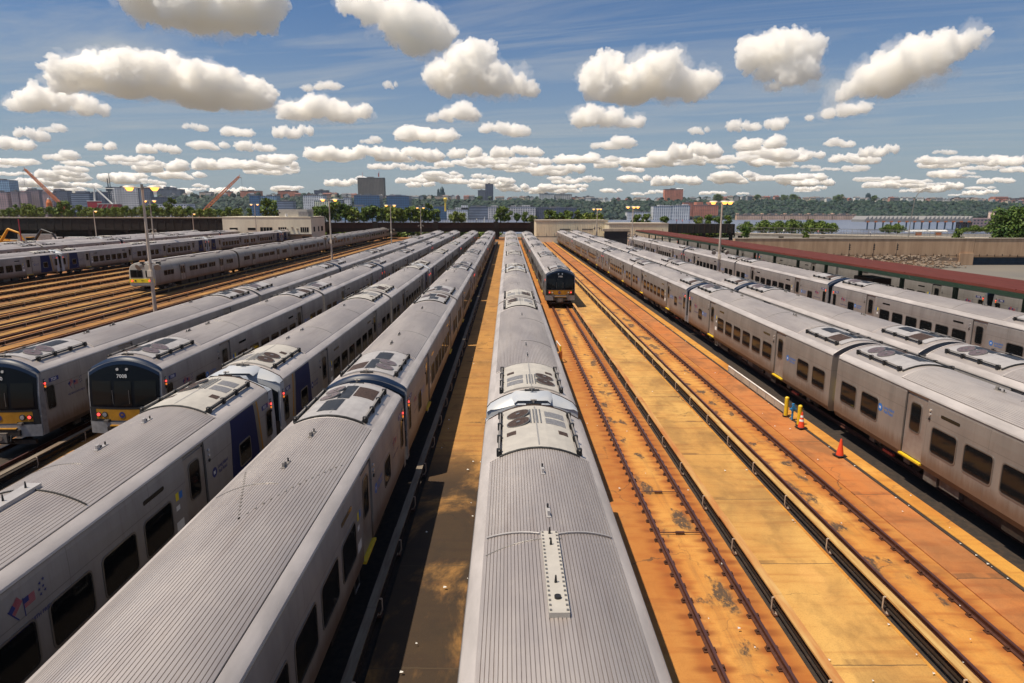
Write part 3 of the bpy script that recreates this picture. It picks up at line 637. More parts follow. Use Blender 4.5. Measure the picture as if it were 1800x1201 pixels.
    for s in (-1, 1):
        L_ = []
        ws = [(1.0 if cab else 3.5, .5 if cab else 1.25, .92)] + [(3.9 if cab else 1.7, .95 if cab else 1.25, .80 if cab else .92)] + [(y, 1.30, .94) for y in WINS] + [(22.4, 1.27, .94), (24.15, 1.27, .94)]
        for i, (y, w, h) in enumerate(ws):
            if cab and kind == 'M9' and i == 1: continue
            L_.append(['window', window_mb(s, y, 1.96 if not (cab and i == 0) else 2.18, w, h if not (cab and i == 0) else 1.0, .12), []])
        for d0, d1 in DOORS:
            dd = door_mb(s, d0, d1); dw = window_mb(s, (d0+d1)/2, 2.42, .60, 1.08, .13, x=1.52)
            L_.append(['door', dd, [('door_window', dw)]])
            st = MB(); st.box(*sorted((s*1.50, s*1.62)), d0-.02, d1+.02, .77, .84, M['bollard']); L_.append(['door_step', st, []])
            lp = MB()
            for k, zz in enumerate((2.98, 2.82, 2.66)): lp.disc((s*1.585, d0-.22, zz), (s, 0, 0), .05, M['headlamp'] if k < 2 else M['black'], 10, .03)
            L_.append(['door_indicator', lp, []])
        for y in (9.0, 17.3):
            sg = MB(); q = rrect(y+.1, 2.93, 1.0, .12, .055); q = [(s*1.574, a, b) for a, b in q]; sg.face(q if s > 0 else q[::-1], M['glass']); L_.append(['sign_slit', sg, []])
        for y0, z0, w, h, m in ((7.72, 2.28, .16, .2, 'blue'), (7.92, 2.28, .16, .22, 'brightyellow'), (7.9, 2.0, .2, .14, 'white'), (7.75, 1.42, .4, .26, 'white')):
            q = [(s*1.5738, y0, z0), (s*1.5738, y0+w, z0), (s*1.5738, y0+w, z0+h), (s*1.5738, y0, z0+h)]; notice = MB(); notice.face(q if s > 0 else q[::-1], M[m]); L_.append(['notice', notice, []])
        L_.append(['logo', on_side(logo_mb(M['blue'] if kind == 'M7' else M['navyink']), s, 5.15, 2.15), []]); L_.append(['logo', on_side(logo_mb(M['blue'] if kind == 'M7' else M['navyink']), s, 21.05, 2.15), []])
        if cab:
            mk = MB(); mk.box(*sorted((s*1.571, s*1.577)), .66, .78, 2.5, 3.05, M['gasket'])
            for k, zz in enumerate((2.98, 2.85, 2.72, 2.58)): mk.disc((s*1.585, .72, zz), (s, 0, 0), .042, M['redlamp' if k == 1 else ('headlamp' if k == 0 else ('amberlamp' if k == 2 else 'black'))], 10, .05)
            L_.append(['marker_light', mk, []])
            pl = MB(); q = [(s*1.5735, 1.0, 2.82), (s*1.5735, 1.62, 2.82), (s*1.5735, 1.62, 3.0), (s*1.5735, 1.0, 3.0)]; pl.face(q if s > 0 else q[::-1], M['navyink'])
            pl.add(on_side(text_mb(number or ('7193' if kind == 'M7' else '9031'), .17, M['white'], True), s, 1.31, 2.85)); L_.append(['number_plate', pl, []])
            if kind == 'M9':
                pn = MB()
                def sidepatch(yb0, yb1, yt0, yt1, m, e=.004):
                    pr = [(1.555, .87), (1.57, 1.4), (1.57, 2.9), (1.555, 3.24), (1.54, 3.335)]
                    a = [(s*(x+e), yb0+(yt0-yb0)*(z-.87)/2.47, z) for x, z in pr]; b = [(s*(x+e), yb1+(yt1-yb1)*(z-.87)/2.47, z) for x, z in pr]
                    pn.loft([a, b] if s > 0 else [b, a], m)
                sidepatch(2.0, 4.5, 2.35, 4.3, M['navy']); sidepatch(1.75, 2.0, 2.1, 2.35, M['frame']); sidepatch(1.62, 1.75, 1.97, 2.1, M['yellow'])
                L_.append(['blue_panel', pn, []]); L_.append(['window', window_mb(s, 3.35, 1.95, .9, .75, .08, x=1.578), []])
            else: L_.append(['flag_emblem', on_side(flags_mb(s), s, 2.5, 2.25), []])
        if s == vis and not lod: parts += L_
        else:
            for p in L_:
                if lod and p[0] in ('notice', 'logo', 'flag_emblem', 'number_plate', 'door_indicator'): continue
                body.add(p[1])
                for q in p[2]: body.add(q[1])
    if cab: parts += [list(p) for p in cab_face(kind, number)]
    parts.append(list(truck_tree(4.3, rust))); parts.append(list(truck_tree(CL-4.3, rust)))
    eq = MB(); q = random.Random(5)
    y = 7.2
    while y < 18.2:
        w = q.uniform(.8, 2.0)
        for s in (-1, 1): eq.box(*sorted((s*.35, s*q.uniform(1.2, 1.38))), y, y+w-.12, q.uniform(.22, .36), .66, M[q.choice(['under', 'undergrey', 'undergrey', 'under'])])
        y += w
    eq.box(-.35, .35, 6.5, 19, .35, .66, M['under']); eq.path([(1.3, 7, .6), (1.3, 12, .56), (1.3, 18.5, .6)], .04, M['under'])
    for s in (-1, 1): eq.path([(s*1.42, 7.6, .7), (s*1.42, 7.6, .25), (s*1.42, 8.1, .25), (s*1.42, 8.1, .7)], .025, M['frame'])
    parts.append(['underfloor_equipment', eq, []])
    cb = MB()
    for yy, d in ends:
        cb.box(-.15, .15, *sorted((yy, yy+d*.29)), .55, .8, M['under'])
        for s in (-1, 1):
            for k in range(5):
                z0 = 1.1+k*.22; cb.tube((s*1.2, yy+d*.02, z0), (s*1.2, yy+d*.25, z0+.12), .035, M['brightyellow'] if rust else M['black'], n=6)
    parts.append(['end_coupling', cb, []])
    return parts
def bake(tree, name, lod=False):
    if lod:
        a = MB()
        for n, mb, subs in tree:
            a.add(mb)
            for q in subs: a.add(q[1])
        return a.mesh(name)
    return [(n, mb.mesh(n), [(sn, smb.mesh(sn)) for sn, smb in subs]) for n, mb, subs in tree]
def place(tree, X, y_end, back, label, group, name='railway_car', cat='railway car', Z=0.0):
    """y_end = world y of the near coupling plane; back: the cab points away from the camera"""
    loc = (X, y_end+CL, Z) if back else (X, y_end, Z); rz = math.pi if back else 0
    if isinstance(tree, bpy.types.Mesh): return tag(put(name, tree, None, loc, rz), label, cat, group)
    root = thing(name, label, cat, loc, rz, group)
    for n, me, subs in tree:
        p = put(n, me, root)
        for sn, sme in subs: put(sn, sme, p)
    return root
_T = {}
def T(kind, vis, number=None, rust=False, lod=False, plain=False, bolts=False):
    k = (kind, 0 if lod else vis, number, rust, lod, plain, bolts)
    if k not in _T: _T[k] = bake(car_tree(kind, vis, number, rust, lod, plain, bolts), 'railway_car', lod)
    return _T[k]
LODY = 112
def train(kind, X, y_first, n, first_back, side, labels, group, number=None, rust=False, lod_from=LODY):
    """side: which world side (+1 right, -1 left) the camera sees; cars alternate cab to cab, blind to blind"""
    for i in range(n):
        y = y_first+i*CL; back = first_back ^ (i % 2 == 1); lod = y > lod_from
        place(T(kind, -side if back else side, number if i == 0 else None, rust, lod, False, X == -5.43 and i == 0), X, y, back, labels(i), group)
def lab(first, rest, k0=2, second=None):
    def f(i):
        if i == 0: return first
        if i == 1 and second: return second
        return rest.replace('#', ordn(i+k0-2))
    return f
train('M7', -21.35, 26.4, 7, False, 1, lab('silver railway car whose black cab is cut off by the left edge', '# car of the silver train whose cab is cut off at the left edge'), 'cars of the leftmost near silver train', '7520')
train('M7', -16.4, 26.8, 7, False, 1, lab('silver railway car with black cab numbered 7008 and red tail lights', '# car of the silver train led by cab 7008'), 'cars of the train led by cab 7008', '7008')
train('M9', -10.65, 24.8-CL, 8, True, 1, lab('foreground railway car with blue end panel and two flags on its side', '# car from the foreground in the train with blue end panels', second='railway car whose blue panelled cab faces the foreground car with flags'), 'cars of the train with blue end panels')
train('M7', -5.43, 23.6-CL, 8, True, 1, lab('huge ribbed silver car roof filling the bottom left foreground', '# car from the foreground in the train left of the shaded brown aisle'), 'cars of the train left of the shaded aisle')
train('M9', .82, 21.0-CL, 8, True, -1, lab('ribbed railway car below the camera with a long pale roof plate', '# car from the foreground in the central train seen from above'), 'cars of the central train')
train('M7', 5.55, 69.0, 5, False, -1, lab('silver railway car with black and yellow cab standing on the rusty empty track', '# car of the train behind the black and yellow cab right of centre'), 'cars of the train on the rusty track right of centre', '7193')
train('M7', 16.9, 29.8-CL, 8, False, -1, lab('right foreground railway car with yellow door step beside the orange cone', '# car from the foreground in the train beside the cones and bollards'), 'cars of the train beside the cones', None, True)
train('M7', 21.05, 30.0-CL, 8, False, -1, lab('nearest railway car of the train just behind the one with the cones', '# car from the foreground in the train just behind the one with the cones'), 'cars of the train behind the cones train')
train('M7', 31.0, 33.8, 5, True, -1, lab('nearest railway car with blue logo between right lamp post and red canopy', '# car from the right edge in the train before the red canopy'), 'cars of the train before the red canopy', None, False, 140)
train('M7', 41.4, 27.9, 5, True, -1, lab('nearest railway car standing in shade under the red canopy', '# car from the right edge in the train under the red canopy'), 'cars of the train under the red canopy', None, False, 140)
# the older train with the yellow-banded front
def old_tree(cabend, lod=False):
    body = MB(); parts = []; SM = M['side_rusty']; y0, y1 = .3, CL-.3
    P = [(1.46, .95), (1.56, 1.15), (1.58, 1.9), (1.55, 2.8), (1.46, 3.2), (1.25, 3.5), (.85, 3.72), (.4, 3.82), (0, 3.85)]
    full = P+[(-x, z) for x, z in P[::-1][1:]]
    body.loft([[(x, y0, z) for x, z in full], [(x, y1, z) for x, z in full]], SM, True)
    for s in (-1, 1):
        for k in range(5): body.box(*sorted((s*1.565, s*1.59)), y0, y1, 1.3+k*.11, 1.34+k*.11, SM)
    body.face([(x, y1, z) for x, z in full][::-1], M['under']); parts.append(['body', body, []])
    rf = MB(); rf.box(-.35, .35, 2.5, 23, 3.74, 3.95, M['roof'])
    for yy in (4, 12, 20): rf.box(-.8, .8, yy-.7, yy+.7, 3.6, 3.88, M['roof'])
    parts.append(['roof_duct', rf, []])
    for s in (-1, 1):
        q = []
        for y, w in ((3.6, 2.4), (10.3, 2.3), (13.2, 2.3), (16.0, 2.0), (22.2, 2.3)):
            wm = MB(); wm.add(window_mb(s, y, 2.35, w, .62, .06, x=1.575))
            for k in (1, 2): wm.box(*sorted((s*1.57, s*1.605)), y-w/2+w*k/3-.03, y-w/2+w*k/3+.03, 2.04, 2.66, M['frame'])
            q.append(['window', wm, []])
        for y in (7.2, 19.2):
            dm = MB(); dm.box(*sorted((s*1.52, s*1.592)), y-.62, y+.62, 1.12, 3.02, M['doorsteel']); dm.box(*sorted((s*1.59, s*1.597)), y-.02, y+.02, 1.12, 3.0, M['black'])
            for e in (-1, 1): dm.box(*sorted((s*1.59, s*1.600)), y+e*.3-.2, y+e*.3+.2, 1.9, 2.85, M['glass'])
            for e in (-1, 1): dm.box(*sorted((s*1.56, s*1.60)), y+e*.66-.05, y+e*.66+.05, 1.1, 3.1, M['black'])
            q.append(['door', dm, []])
        if s > 0 and not lod: parts += q
        else:
            for p in q: body.add(p[1])
    fc = MB(); cm = M['oldfront'] if cabend else SM
    fc.face([(x, y0, z) for x, z in full], cm)
    if cabend:
        rows = []
        for f_, yy in ((1, y0), (.96, .12), (.90, .04)): rows.append([(x*f_, yy, .95+(z-.95)*(.985 if f_ < 1 else 1)) for x, z in full])
        fc.loft(rows[::-1], cm, True); fc.face(rows[-1], cm)
        fc.box(-1.5, 1.5, .0, .3, 1.38, 1.86, M['brightyellow']); fc.box(-1.3, .15, .0, .1, 2.0, 2.95, M['black']); fc.box(-1.2, -.55, -.012, .05, 2.1, 2.85, M['glass']); fc.box(-.42, .08, -.012, .05, 2.1, 2.85, M['glass']); fc.box(.55, 1.25, .0, .1, 2.05, 2.85, M['glass'])
        fc.box(-.4, .4, .0, .3, 3.3, 3.6, M['blackpanel'])
        for x in (-1.15, .95): fc.disc((x, -.02, 1.62), (0, -1, 0), .1, M['redlamp'], 12, .04)
        fc.disc((-.75, -.02, 1.62), (0, -1, 0), .1, M['black'], 12, .04); fc.box(-1.2, 1.2, -.02, .3, .95, 1.1, M['frame'])
        fc.add(on_front(text_mb('9871', .2, M['black'], True), .15, -.03, 1.55))
        parts.append(['cab_front', fc, []])
        cp = MB(); cp.box(-.25, .25, -.15, .6, .5, .85, M['under']); cp.box(-1.1, 1.1, .05, .25, .3, .6, M['under']); parts.append(['coupler', cp, []])
    else: body.add(fc); body.box(-.5, .5, 0, .3, 1.0, 3.2, M['black'])
    parts.append(list(truck_tree(4.3))); parts.append(list(truck_tree(CL-4.3)))
    eq = MB(); [eq.box(-1.35, 1.35, 7+i*2.4, 8.9+i*2.4, .4, .95, M['under']) for i in range(5)]; parts.append(['underfloor_equipment', eq, []])
    return parts
M['oldfront'] = mat('old_cab_grey_cream', (.48, .46, .40), .5, .1, var=.1, scale=2)
OT = [bake(old_tree(True), ''), bake(old_tree(False), ''), bake(old_tree(False, True), 'railway_car', True)]
for i in range(7):
    place(OT[0 if i == 0 else (1 if i < 3 else 2)], -44.8, 80.2+i*CL, i % 2 == 1 and i > 0, lab('older railway car with grey cream front and bright yellow band behind lamp post', '# car of the older train with the yellow banded front')(i), 'cars of the older yellow banded train')
train('M9', -71.8, 103.5-CL, 6, True, 1, lab('pale railway car with blue end panel at the left edge beyond the empty tracks', '# car from the left edge in the pale train beyond the empty tracks'), 'cars of the pale train beyond the empty tracks', None, False, 135)
train('M9', -97, 105-CL, 5, True, 1, lab('railway car roof at the left edge below the excavators', '# car from the left edge in the train below the excavators'), 'cars of the train below the excavators', None, False, 0)
train('M7', -88, 148.6-CL*2, 5, False, 1, lab('railway car roof behind the pale train near the left edge', '# car from the left in the train half hidden behind the pale train'), 'cars half hidden behind the pale train', None, False, 0)
for o in bpy.data.objects:
    if o.get('label') == 'foreground railway car with blue end panel and two flags on its side':
        rp = MB(); z = roofz(0)+.02; a, b = 24.8-13.85, 24.8-11.2; rp.box(-.16, .16, a, b, z, z+.09, M['plate'])
        for t in (.1, .35, .7): rp.tube((0, a+(b-a)*t, z+.09), (0, a+(b-a)*t, z+.24), .025, M['black'], .012)
        fe = on_side(flags_mb(1), -1, 24.8-11.05, 2.72); fe.build('flag_emblem', o)
        rp.build('roof_plate', o); cd = MB(); cd.path([(x, a+.2, roofz(x)+.04) for x in [-1.25+2.5*i/14 for i in range(15)]], .02, M['black']); cd.build('conduit', o)
# extra roof fittings of the car below the camera
for o in bpy.data.objects:
    if o.get('label') == 'ribbed railway car below the camera with a long pale roof plate':
        rp = MB(); ly = lambda y: (21.0-y)           # local y of a world y (this car is turned round)
        z = roofz(0)+.02; a, b = ly(11.54), ly(8.95); rp.box(-.12, .20, a, b, z, z+.09, M['plate_cream'])
        n = 19
        for k in range(n+1):
            y = a+.06+(b-a-.12)*k/n
            for x in (-.09, .17): rp.box(x-.018, x+.018, y-.02, y+.02, z+.09, z+.105, M['frame'])
        for t in (.04, .2, .68): rp.tube((.04, a+(b-a)*t, z+.09), (.04, a+(b-a)*t, z+.22), .025, M['black'], .012)
        rp.disc((.04, a+(b-a)*.85, z+.10), (0, 0, 1), .055, M['black'], 12, .06); rp.disc((.04, a+(b-a)*.12, z+.10), (0, 0, 1), .02, M['black'], 8, .02)
        rp.build('roof_plate', o)
        cd = MB(); cd.path([(x, a-.55+.6*(1-abs(x)/1.3), roofz(x)+.05) for x in [-1.25+1.11*i/6 for i in range(7)]], .018, M['plate']); cd.path([(x, a-.55+.6*(1-abs(x)/1.3), roofz(x)+.05) for x in [.22+1.03*i/6 for i in range(7)]], .018, M['plate']); cd.build('conduit', o)
# ------------------------------------------------------------------ lamp posts
def lamp_tree(kind, zt, boxes=True):
    pole = MB(); pole.tube((0, 0, -.4), (0, 0, zt), .17 if kind < 4 else .1, M['pole'], .085, n=10); pole.tube((0, 0, -.4), (0, 0, .15), .28, M['conc'], n=10)
    parts = [['pole', pole, []]]
    hd = [(-1, 0), (1, 0)] if kind == 2 else ([(-1, .2), (0, -.9), (1, .2)] if kind == 3 else [(.7, 0)])
    arm = MB()
    for x, y in hd: arm.tube((0, 0, zt-.15), (x*.75, y*.75, zt-.12), .04, M['fixture'])
    arm.tube((0, 0, zt-.3), (0, 0, zt+.12), .1, M['fixture']); parts.append(['arm', arm, []])
    for x, y in hd:
        h = MB(); c = Vector((x*.95, y*.95, zt-.12)); h.tube(c, c+Vector((0, 0, .14)), .50, M['lamphead'], .34, n=14)
        g = MB(); g.tube(c-Vector((0, 0, .26)), c-Vector((0, 0, .02)), .16, M['lampglow'], .32, n=14); parts.append(['lamp_head', h, [['lamp_glass', g]]])
    if boxes:
        z = zt*.52
        for s in (-1, 1):
            f = MB(); f.tube((0, 0, z), (s*.6, 0, z+.02), .04, M['fixture']); f.tube((s*.62, -.1, z-.12), (s*.75, -.42, z-.28), .14, M['fixture'], .26, n=10); f.box(s*.62-.12, s*.62+.12, -.12, .16, z-.12, z+.14, M['blackpanel']); parts.append(['floodlight', f, []])
        b = MB(); b.box(-.16, .16, -.3, -.1, z-1.0, z-.5, M['lamphead']); parts.append(['junction_box', b, []])
    return [(n, mb.mesh(n), [(a, b.mesh(a)) for a, b in subs]) for n, mb, subs in parts]
LK = {}
def lamp(px, py, X, Y, label, kind=2, boxes=True, Z=-.3):
    p = aty(px, py, Y) if X is None else atx(px, py, X); zt = round(p.z-Z, 1)
    t = thing('yard_lamp', label, 'lamp post', (p.x, p.y, Z), 0, 'tall yard lamp posts')
    k = (kind, zt, boxes)
    if k not in LK: LK[k] = lamp_tree(kind, zt, boxes)
    for n, me, subs in LK[k]:
        o = put(n, me, t)
        for a, b in subs: put(a, b, o)
lamp(249, 326, None, 51, 'tallest lit lamp post in front of the yellow banded train front')
lamp(263, 352, None, 140, 'lit two headed lamp post just right of the tallest one')
lamp(578, 350, None, 104, 'lit lamp post right of the cream control building'); lamp(686, 360, None, 156, 'lit lamp post below the dark blue office blocks'); lamp(739, 365, None, 206, 'farthest lit lamp post left of the central trains')
lamp(447, 359, None, 202, 'lit lamp post standing before the cream control building', 2, False)
lamp(164, 371, None, 190, 'single headed lamp post below the red barge', 1, False); lamp(338, 376, None, 230, 'single headed lamp post left of the cream control building', 1, False)
lamp(1270, 353, None, 75, 'nearest three headed lamp post before the red canopy', 3); lamp(1113, 363, None, 128, 'three headed lamp post at the canopy end', 3); lamp(1050, 367, None, 184, 'three headed lamp post in front of the cream shed', 3)
# ------------------------------------------------------------------ cones, bollards, standpipe
def cone(px, py, label, bands, h):
    p = atz(px, py, -.11); t = thing('traffic_cone', label, 'traffic cone', p, .2, 'orange traffic cones')
    b = MB(); b.box(-.21, .21, -.21, .21, 0, .035, M['black']); b.build('base', t)
    c = MB(); c.tube((0, 0, .03), (0, 0, h), .155, M['conered'], .03, n=18); c.build('cone', t)
    for k in range(bands):
        z0, z1 = h*(.42+.25*k), h*(.55+.25*k); r = lambda z: .155+(.03-.155)*(z-.03)/(h-.03)+.003; w = MB(); w.tube((0, 0, z0), (0, 0, z1), r(z0), M['white'], r(z1), n=18, cap=False); w.build('white_band', t)
cone(1476, 801, 'plain orange traffic cone on the ledge beside the right train', 0, .74); cone(1408, 752, 'orange and white banded traffic cone beside the yellow bollards', 2, .78)
for px, py, l in ((1381, 731, 'yellow steel bollard left of the blue standpipe'), (1404, 747, 'yellow steel bollard between blue standpipe and banded cone')):
    p = atz(px, py, -.11); t = thing('bollard', l, 'bollard', p, 0, 'yellow bollards'); b = MB(); b.tube((0, 0, 0), (0, 0, .95), .1, M['bollard'], n=14); b.tube((0, 0, .95), (0, 0, 1.0), .1, M['bollard'], .05, n=14); b.build('post', t); b = MB(); b.tube((0, 0, 0), (0, 0, .03), .16, M['boltblack'], n=12); b.build('base_plate', t)
p = atz(1392, 738, -.11); t = thing('standpipe', 'blue standpipe valve between two yellow bollards', 'standpipe', p)
b = MB(); b.tube((0, 0, 0), (0, 0, .75), .05, M['hydrant']); b.tube((0, 0, .45), (0, 0, .6), .09, M['hydrant']); b.tube((-.16, 0, .55), (.16, 0, .55), .045, M['hydrant']); b.tube((0, 0, .75), (0, 0, .83), .07, M['hydrant']); b.build('pipe', t)
b = MB(); b.disc((0, -.1, .66), (0, -1, 0), .1, M['hydrant'], 12, .03); b.build('valve_wheel', t)
# low guard panel beside the track
a, c = atz(1281, 655, -.13), atz(1378, 727, -.13)
t = thing('guard_rail', 'low grey guard panel with pale top rail beside the bollards', 'guard rail', (14.16, c.y, -.13)); L_ = a.y-c.y
b = MB(); b.box(-.02, .02, 0, L_, .05, .36, M['conc']); [b.box(-.035, .0, k*L_/7-.03, k*L_/7+.03, 0, .4, M['greymetal']) for k in range(8)]; b.build('panel', t)
b = MB(); b.tube((0, 0, .42), (0, L_, .42), .04, M['whitepaint']); b.build('top_rail', t)
# yellow signal post beside the central train
p = atz(985, 636, -.14); t = thing('marker_post', 'short yellow post with orange box beside the central train', 'marker post', p)
b = MB(); b.tube((0, 0, 0), (0, 0, 1.1), .06, M['bollard']); b.build('post', t); b = MB(); b.box(-.09, .12, -.12, .12, .25, .75, M['orange']); b.build('box', t)
b = MB(); b.tube((-.22, .8, 0), (-.22, .8, 1.3), .04, M['whitepaint']); b.tube((-.22, .8, 1.3), (0, 0, 1.1), .03, M['whitepaint']); b.build('rail', t)
# litter
q = random.Random(3); li = MB()
for k in range(150):
    X = q.choice([q.uniform(-3.0, -1), q.uniform(2.6, 3.3), q.uniform(3.5, 6.8), q.uniform(7.3, 9.5), q.uniform(9.8, 12.6), q.uniform(12.8, 14.7), 9.55, 14.1]); Y = 8+q.random()**1.6*60; s = q.uniform(.015, .05); z = -.10
    li.raw([(X-s, Y-s*.6, z), (X+s, Y-s*.4, z+.01), (X+s*.8, Y+s*.7, z), (X-s*.7, Y+s*.5, z+.03)], [(0, 1, 2, 3)], M['whitepaint'])
tag(li.build('litter'), 'small pale litter scattered over the orange concrete', 'litter', kind='stuff')
for k, (X, Y) in enumerate(((5.55, 19.5), (5.55, 22.6))):
    t = thing('gauge_rod', 'thin steel rod joining the two rails of the rusty empty track', 'gauge rod', (X, Y, -.12), 0, 'gauge rods between the rails'); b = MB(); b.tube((-.72, 0, 0), (.72, 0, 0), .018, M['rail']); b.build('rod', t); b = MB(); b.tube((-.14, 0, 0), (.14, 0, 0), .045, M['rail']); b.build('turnbuckle', t)
# ------------------------------------------------------------------ canopy platform
cy0, cy1 = 24, 172
t = thing('platform_canopy', 'long red roofed platform canopy with green fascia at right', 'canopy', (35.6, 0, 0))
b = MB(); b.box(-2.7, 2.7, cy0, cy1, -.4, 1.15, M['conc']); b.build('platform', t)
b = MB(); zc = 4.85
b.loft([[(-2.5, y, zc-.02), (-2.45, y, zc+.16), (2.2, y, zc+.20), (2.25, y, zc+.0)] for y in (cy0, cy1)], M['canopyred'])
for y in [cy0+i*6.1 for i in range(25)]: b.box(-2.47, -2.40, y, y+.08, zc+.1, zc+.19, M['canopyred'])
b.build('roof', t)
b = MB(); b.box(-2.55, -2.4, cy0, cy1, zc-.34, zc-.03, M['green']); b.box(2.1, 2.2, cy0, cy1, zc-.3, zc-.04, M['green']); b.face([(-2.4, cy0, zc-.05), (2.2, cy0, zc-.03), (2.2, cy1, zc-.03), (-2.4, cy1, zc-.05)], M['green']); b.build('fascia', t)
post = MB(); post.box(-.14, .14, -.14, .14, 1.15, zc-.05, M['green']); post.box(-1.9, 1.9, -.08, .08, zc-.3, zc-.06, M['green']); me = post.mesh('post')
y = 30.0
while y < cy1: put('post', me, t, (0, y, 0)); y += 7.2
for y in (62,): b = MB(); b.box(-.9, .9, y, y+3.4, 1.15, 3.7, M['ironrust']); b.build('shelter', t)
for i, y in enumerate((60, 74, 102)):
    s_ = thing('platform_bin', 'dark box standing on the platform under the red canopy', 'box', (34.2, y, 1.15), 0, 'boxes on the canopy platform'); b = MB(); b.box(-.3, .3, -.5, .5, 0, 1.3, M['blackpanel']); b.build('case', s_); b = MB(); b.box(-.33, .33, -.53, .53, 1.3, 1.36, M['fixture']); b.build('lid', s_)
# ------------------------------------------------------------------ buildings at the end of the yard
def win(b, x0, x1, z0, z1, y, t, n=3):
    f = MB(); f.box(x0-.08, x1+.08, y-.05, y+.02, z0-.08, z1+.08, M['conc']); o = f.build('window', t)
    g_ = MB(); g_.box(x0, x1, y-.055, y-.03, z0, z1, M['glass']); g_.build('pane', o)
    for k in range(1, n): h = MB(); xx = x0+(x1-x0)*k/n; h.box(xx-.05, xx+.05, y-.075, y-.05, z0, z1, M['lamphead']); h.build('mullion', o)
Y = 214
p0 = aty(390, 381, Y); p1 = aty(546, 381, Y)
w = p1.x-p0.x; hz = p0.z
t = thing('control_building', 'cream two storey building with rooftop unit left of centre', 'building', (p0.x, Y, -.4)); H = hz+.4
b = MB(); b.box(0, w, 0, 16, 0, H, M['cream']); b.box(-.06, w+.06, -.06, 16.06, H-.45, H-.25, M['conc']); b.box(w*.55, w+.03, -.03, -.0, 0, H*.36, M['conc']); b.build('wall', t)
b = MB(); b.box(w*.62, w*.94, 2, 9, H, H+2.3, M['plate_cream']); b.box(w*.86, w*.97, .5, 4, H, H+1.6, M['greymetal']); b.tube((w*.72, .8, H), (w*.72, .8, H+.9), .5, M['whitepaint']); b.tube((w*.64, .8, H+1), (w*.64, .8, H+1.5), .4, M['frame']); b.build('roof_unit', t)
sx = w/156.0
for x0, x1, z0, z1, n in ((12, 26, .5, .58, 1), (44, 58, .5, .58, 1), (66, 87, .30, .60, 4), (98, 112, .42, .60, 4), (137, 151, .42, .60, 4)): win(b, x0*sx, x1*sx, H*z0, H*z1, 0, t, n)
b = MB(); b.box(139*sx, 152*sx, -.05, .02, 0, H*.26, M['blackpanel']); b.build('door', t)
b = MB(); b.box(118*sx, w+.4, -1.2, -.02, H*.335, H*.36, M['greymetal']); b.build('awning', t)
for y0, y1 in ((2.2, 4), (7.5, 9), (11, 13.4)):
    f = MB(); f.box(w-.02, w+.05, y0, y1, H*.42, H*.62, M['conc']); o = f.build('window', t); g_ = MB(); g_.box(w+.03, w+.055, y0+.15, y1-.15, H*.43, H*.61, M['glass']); g_.build('pane', o)
for k in range(3):
    b = MB(); xx = (112+k*9)*sx; b.box(xx, xx+.5, -.4, -.02, H*(.5+.06*(k % 2)), H*(.5+.06*(k % 2))+.5, M['conc']); b.build('wall_fixture', t)
def shed(px0, px1, pt, Y, dep, label, slots, door=False):
    p0, p1 = aty(px0, pt, Y), aty(px1, pt, Y); w = p1.x-p0.x; H = p0.z+.4
    t = thing('yard_shed', label, 'shed', (p0.x, Y, -.4), 0, 'cream sheds at the yard end')
    b = MB(); n = int(w/.55); pts = []
    for k in range(n): x = w*k/n; d = w/n; pts += [(x, 0), (x+d*.5, 0), (x+d*.55, -.07), (x+d*.95, -.07)]
    pts.append((w, 0)); b.loft([[(x, y, H*.26) for x, y in pts], [(x, y, H) for x, y in pts]], M['cream2'])
    b.box(0, w, .01, dep, H*.26, H, M['cream2']); b.box(-.1, w+.1, -.12, dep, 0, H*.26, M['cream']); b.build('wall', t)
    b = MB(); b.box(-.15, w+.15, -.2, dep+.1, H, H+.25, M['conc']); b.box(-.15, w+.15, -.12, -.02, H*.255, H*.30, M['frame']); b.build('coping', t)
    for a, c in slots:
        o = MB(); o.box(w*a, w*c, -.11, -.06, H*.60, H*.64, M['blackpanel']); o.build('louvre', t)
    for a in (.57, .9):
        o = MB(); o.tube((w*a, -.4, H*.75), (w*a+.3, -.5, H*.55), .12, M['fixture']); o.tube((w*a, 0, H*.78), (w*a, -.4, H*.75), .05, M['fixture']); o.build('floodlight', t)
    o = MB()
    for k in range(9): o.box(w*(.03+k*.115)-.05, w*(.03+k*.115)+.05, -.14, -.08, H*.30, H*.44, M['frame'])
    o.build('bracket', t)
    if door: o = MB(); o.box(w*.1, w*.2, -.14, -.09, 0, H*.24, M['blackpanel']); o.build('door', t)
shed(942, 1069, 388.5, 216, 14, 'long cream corrugated shed at the end of the yard', ((.33, .48), (.64, .79)))
shed(1071, 1175, 394, 206, 14, 'lower cream shed behind the end of the red canopy', ((.3, .36),), True)
b = MB(); p = aty(1090, 405, 190); b = MB()
t = thing('tunnel_portal', 'dark covered opening under the canopy end beside the lower shed', 'portal', (27.5, 188, -.4)); b.box(0, 6.5, 0, 1.2, 0, 4.6, M['blackpanel']); b.build('opening', t); b = MB(); b.box(-.6, 7, -.3, 1.5, 4.6, 5.3, M['conc']); b.build('lintel', t)
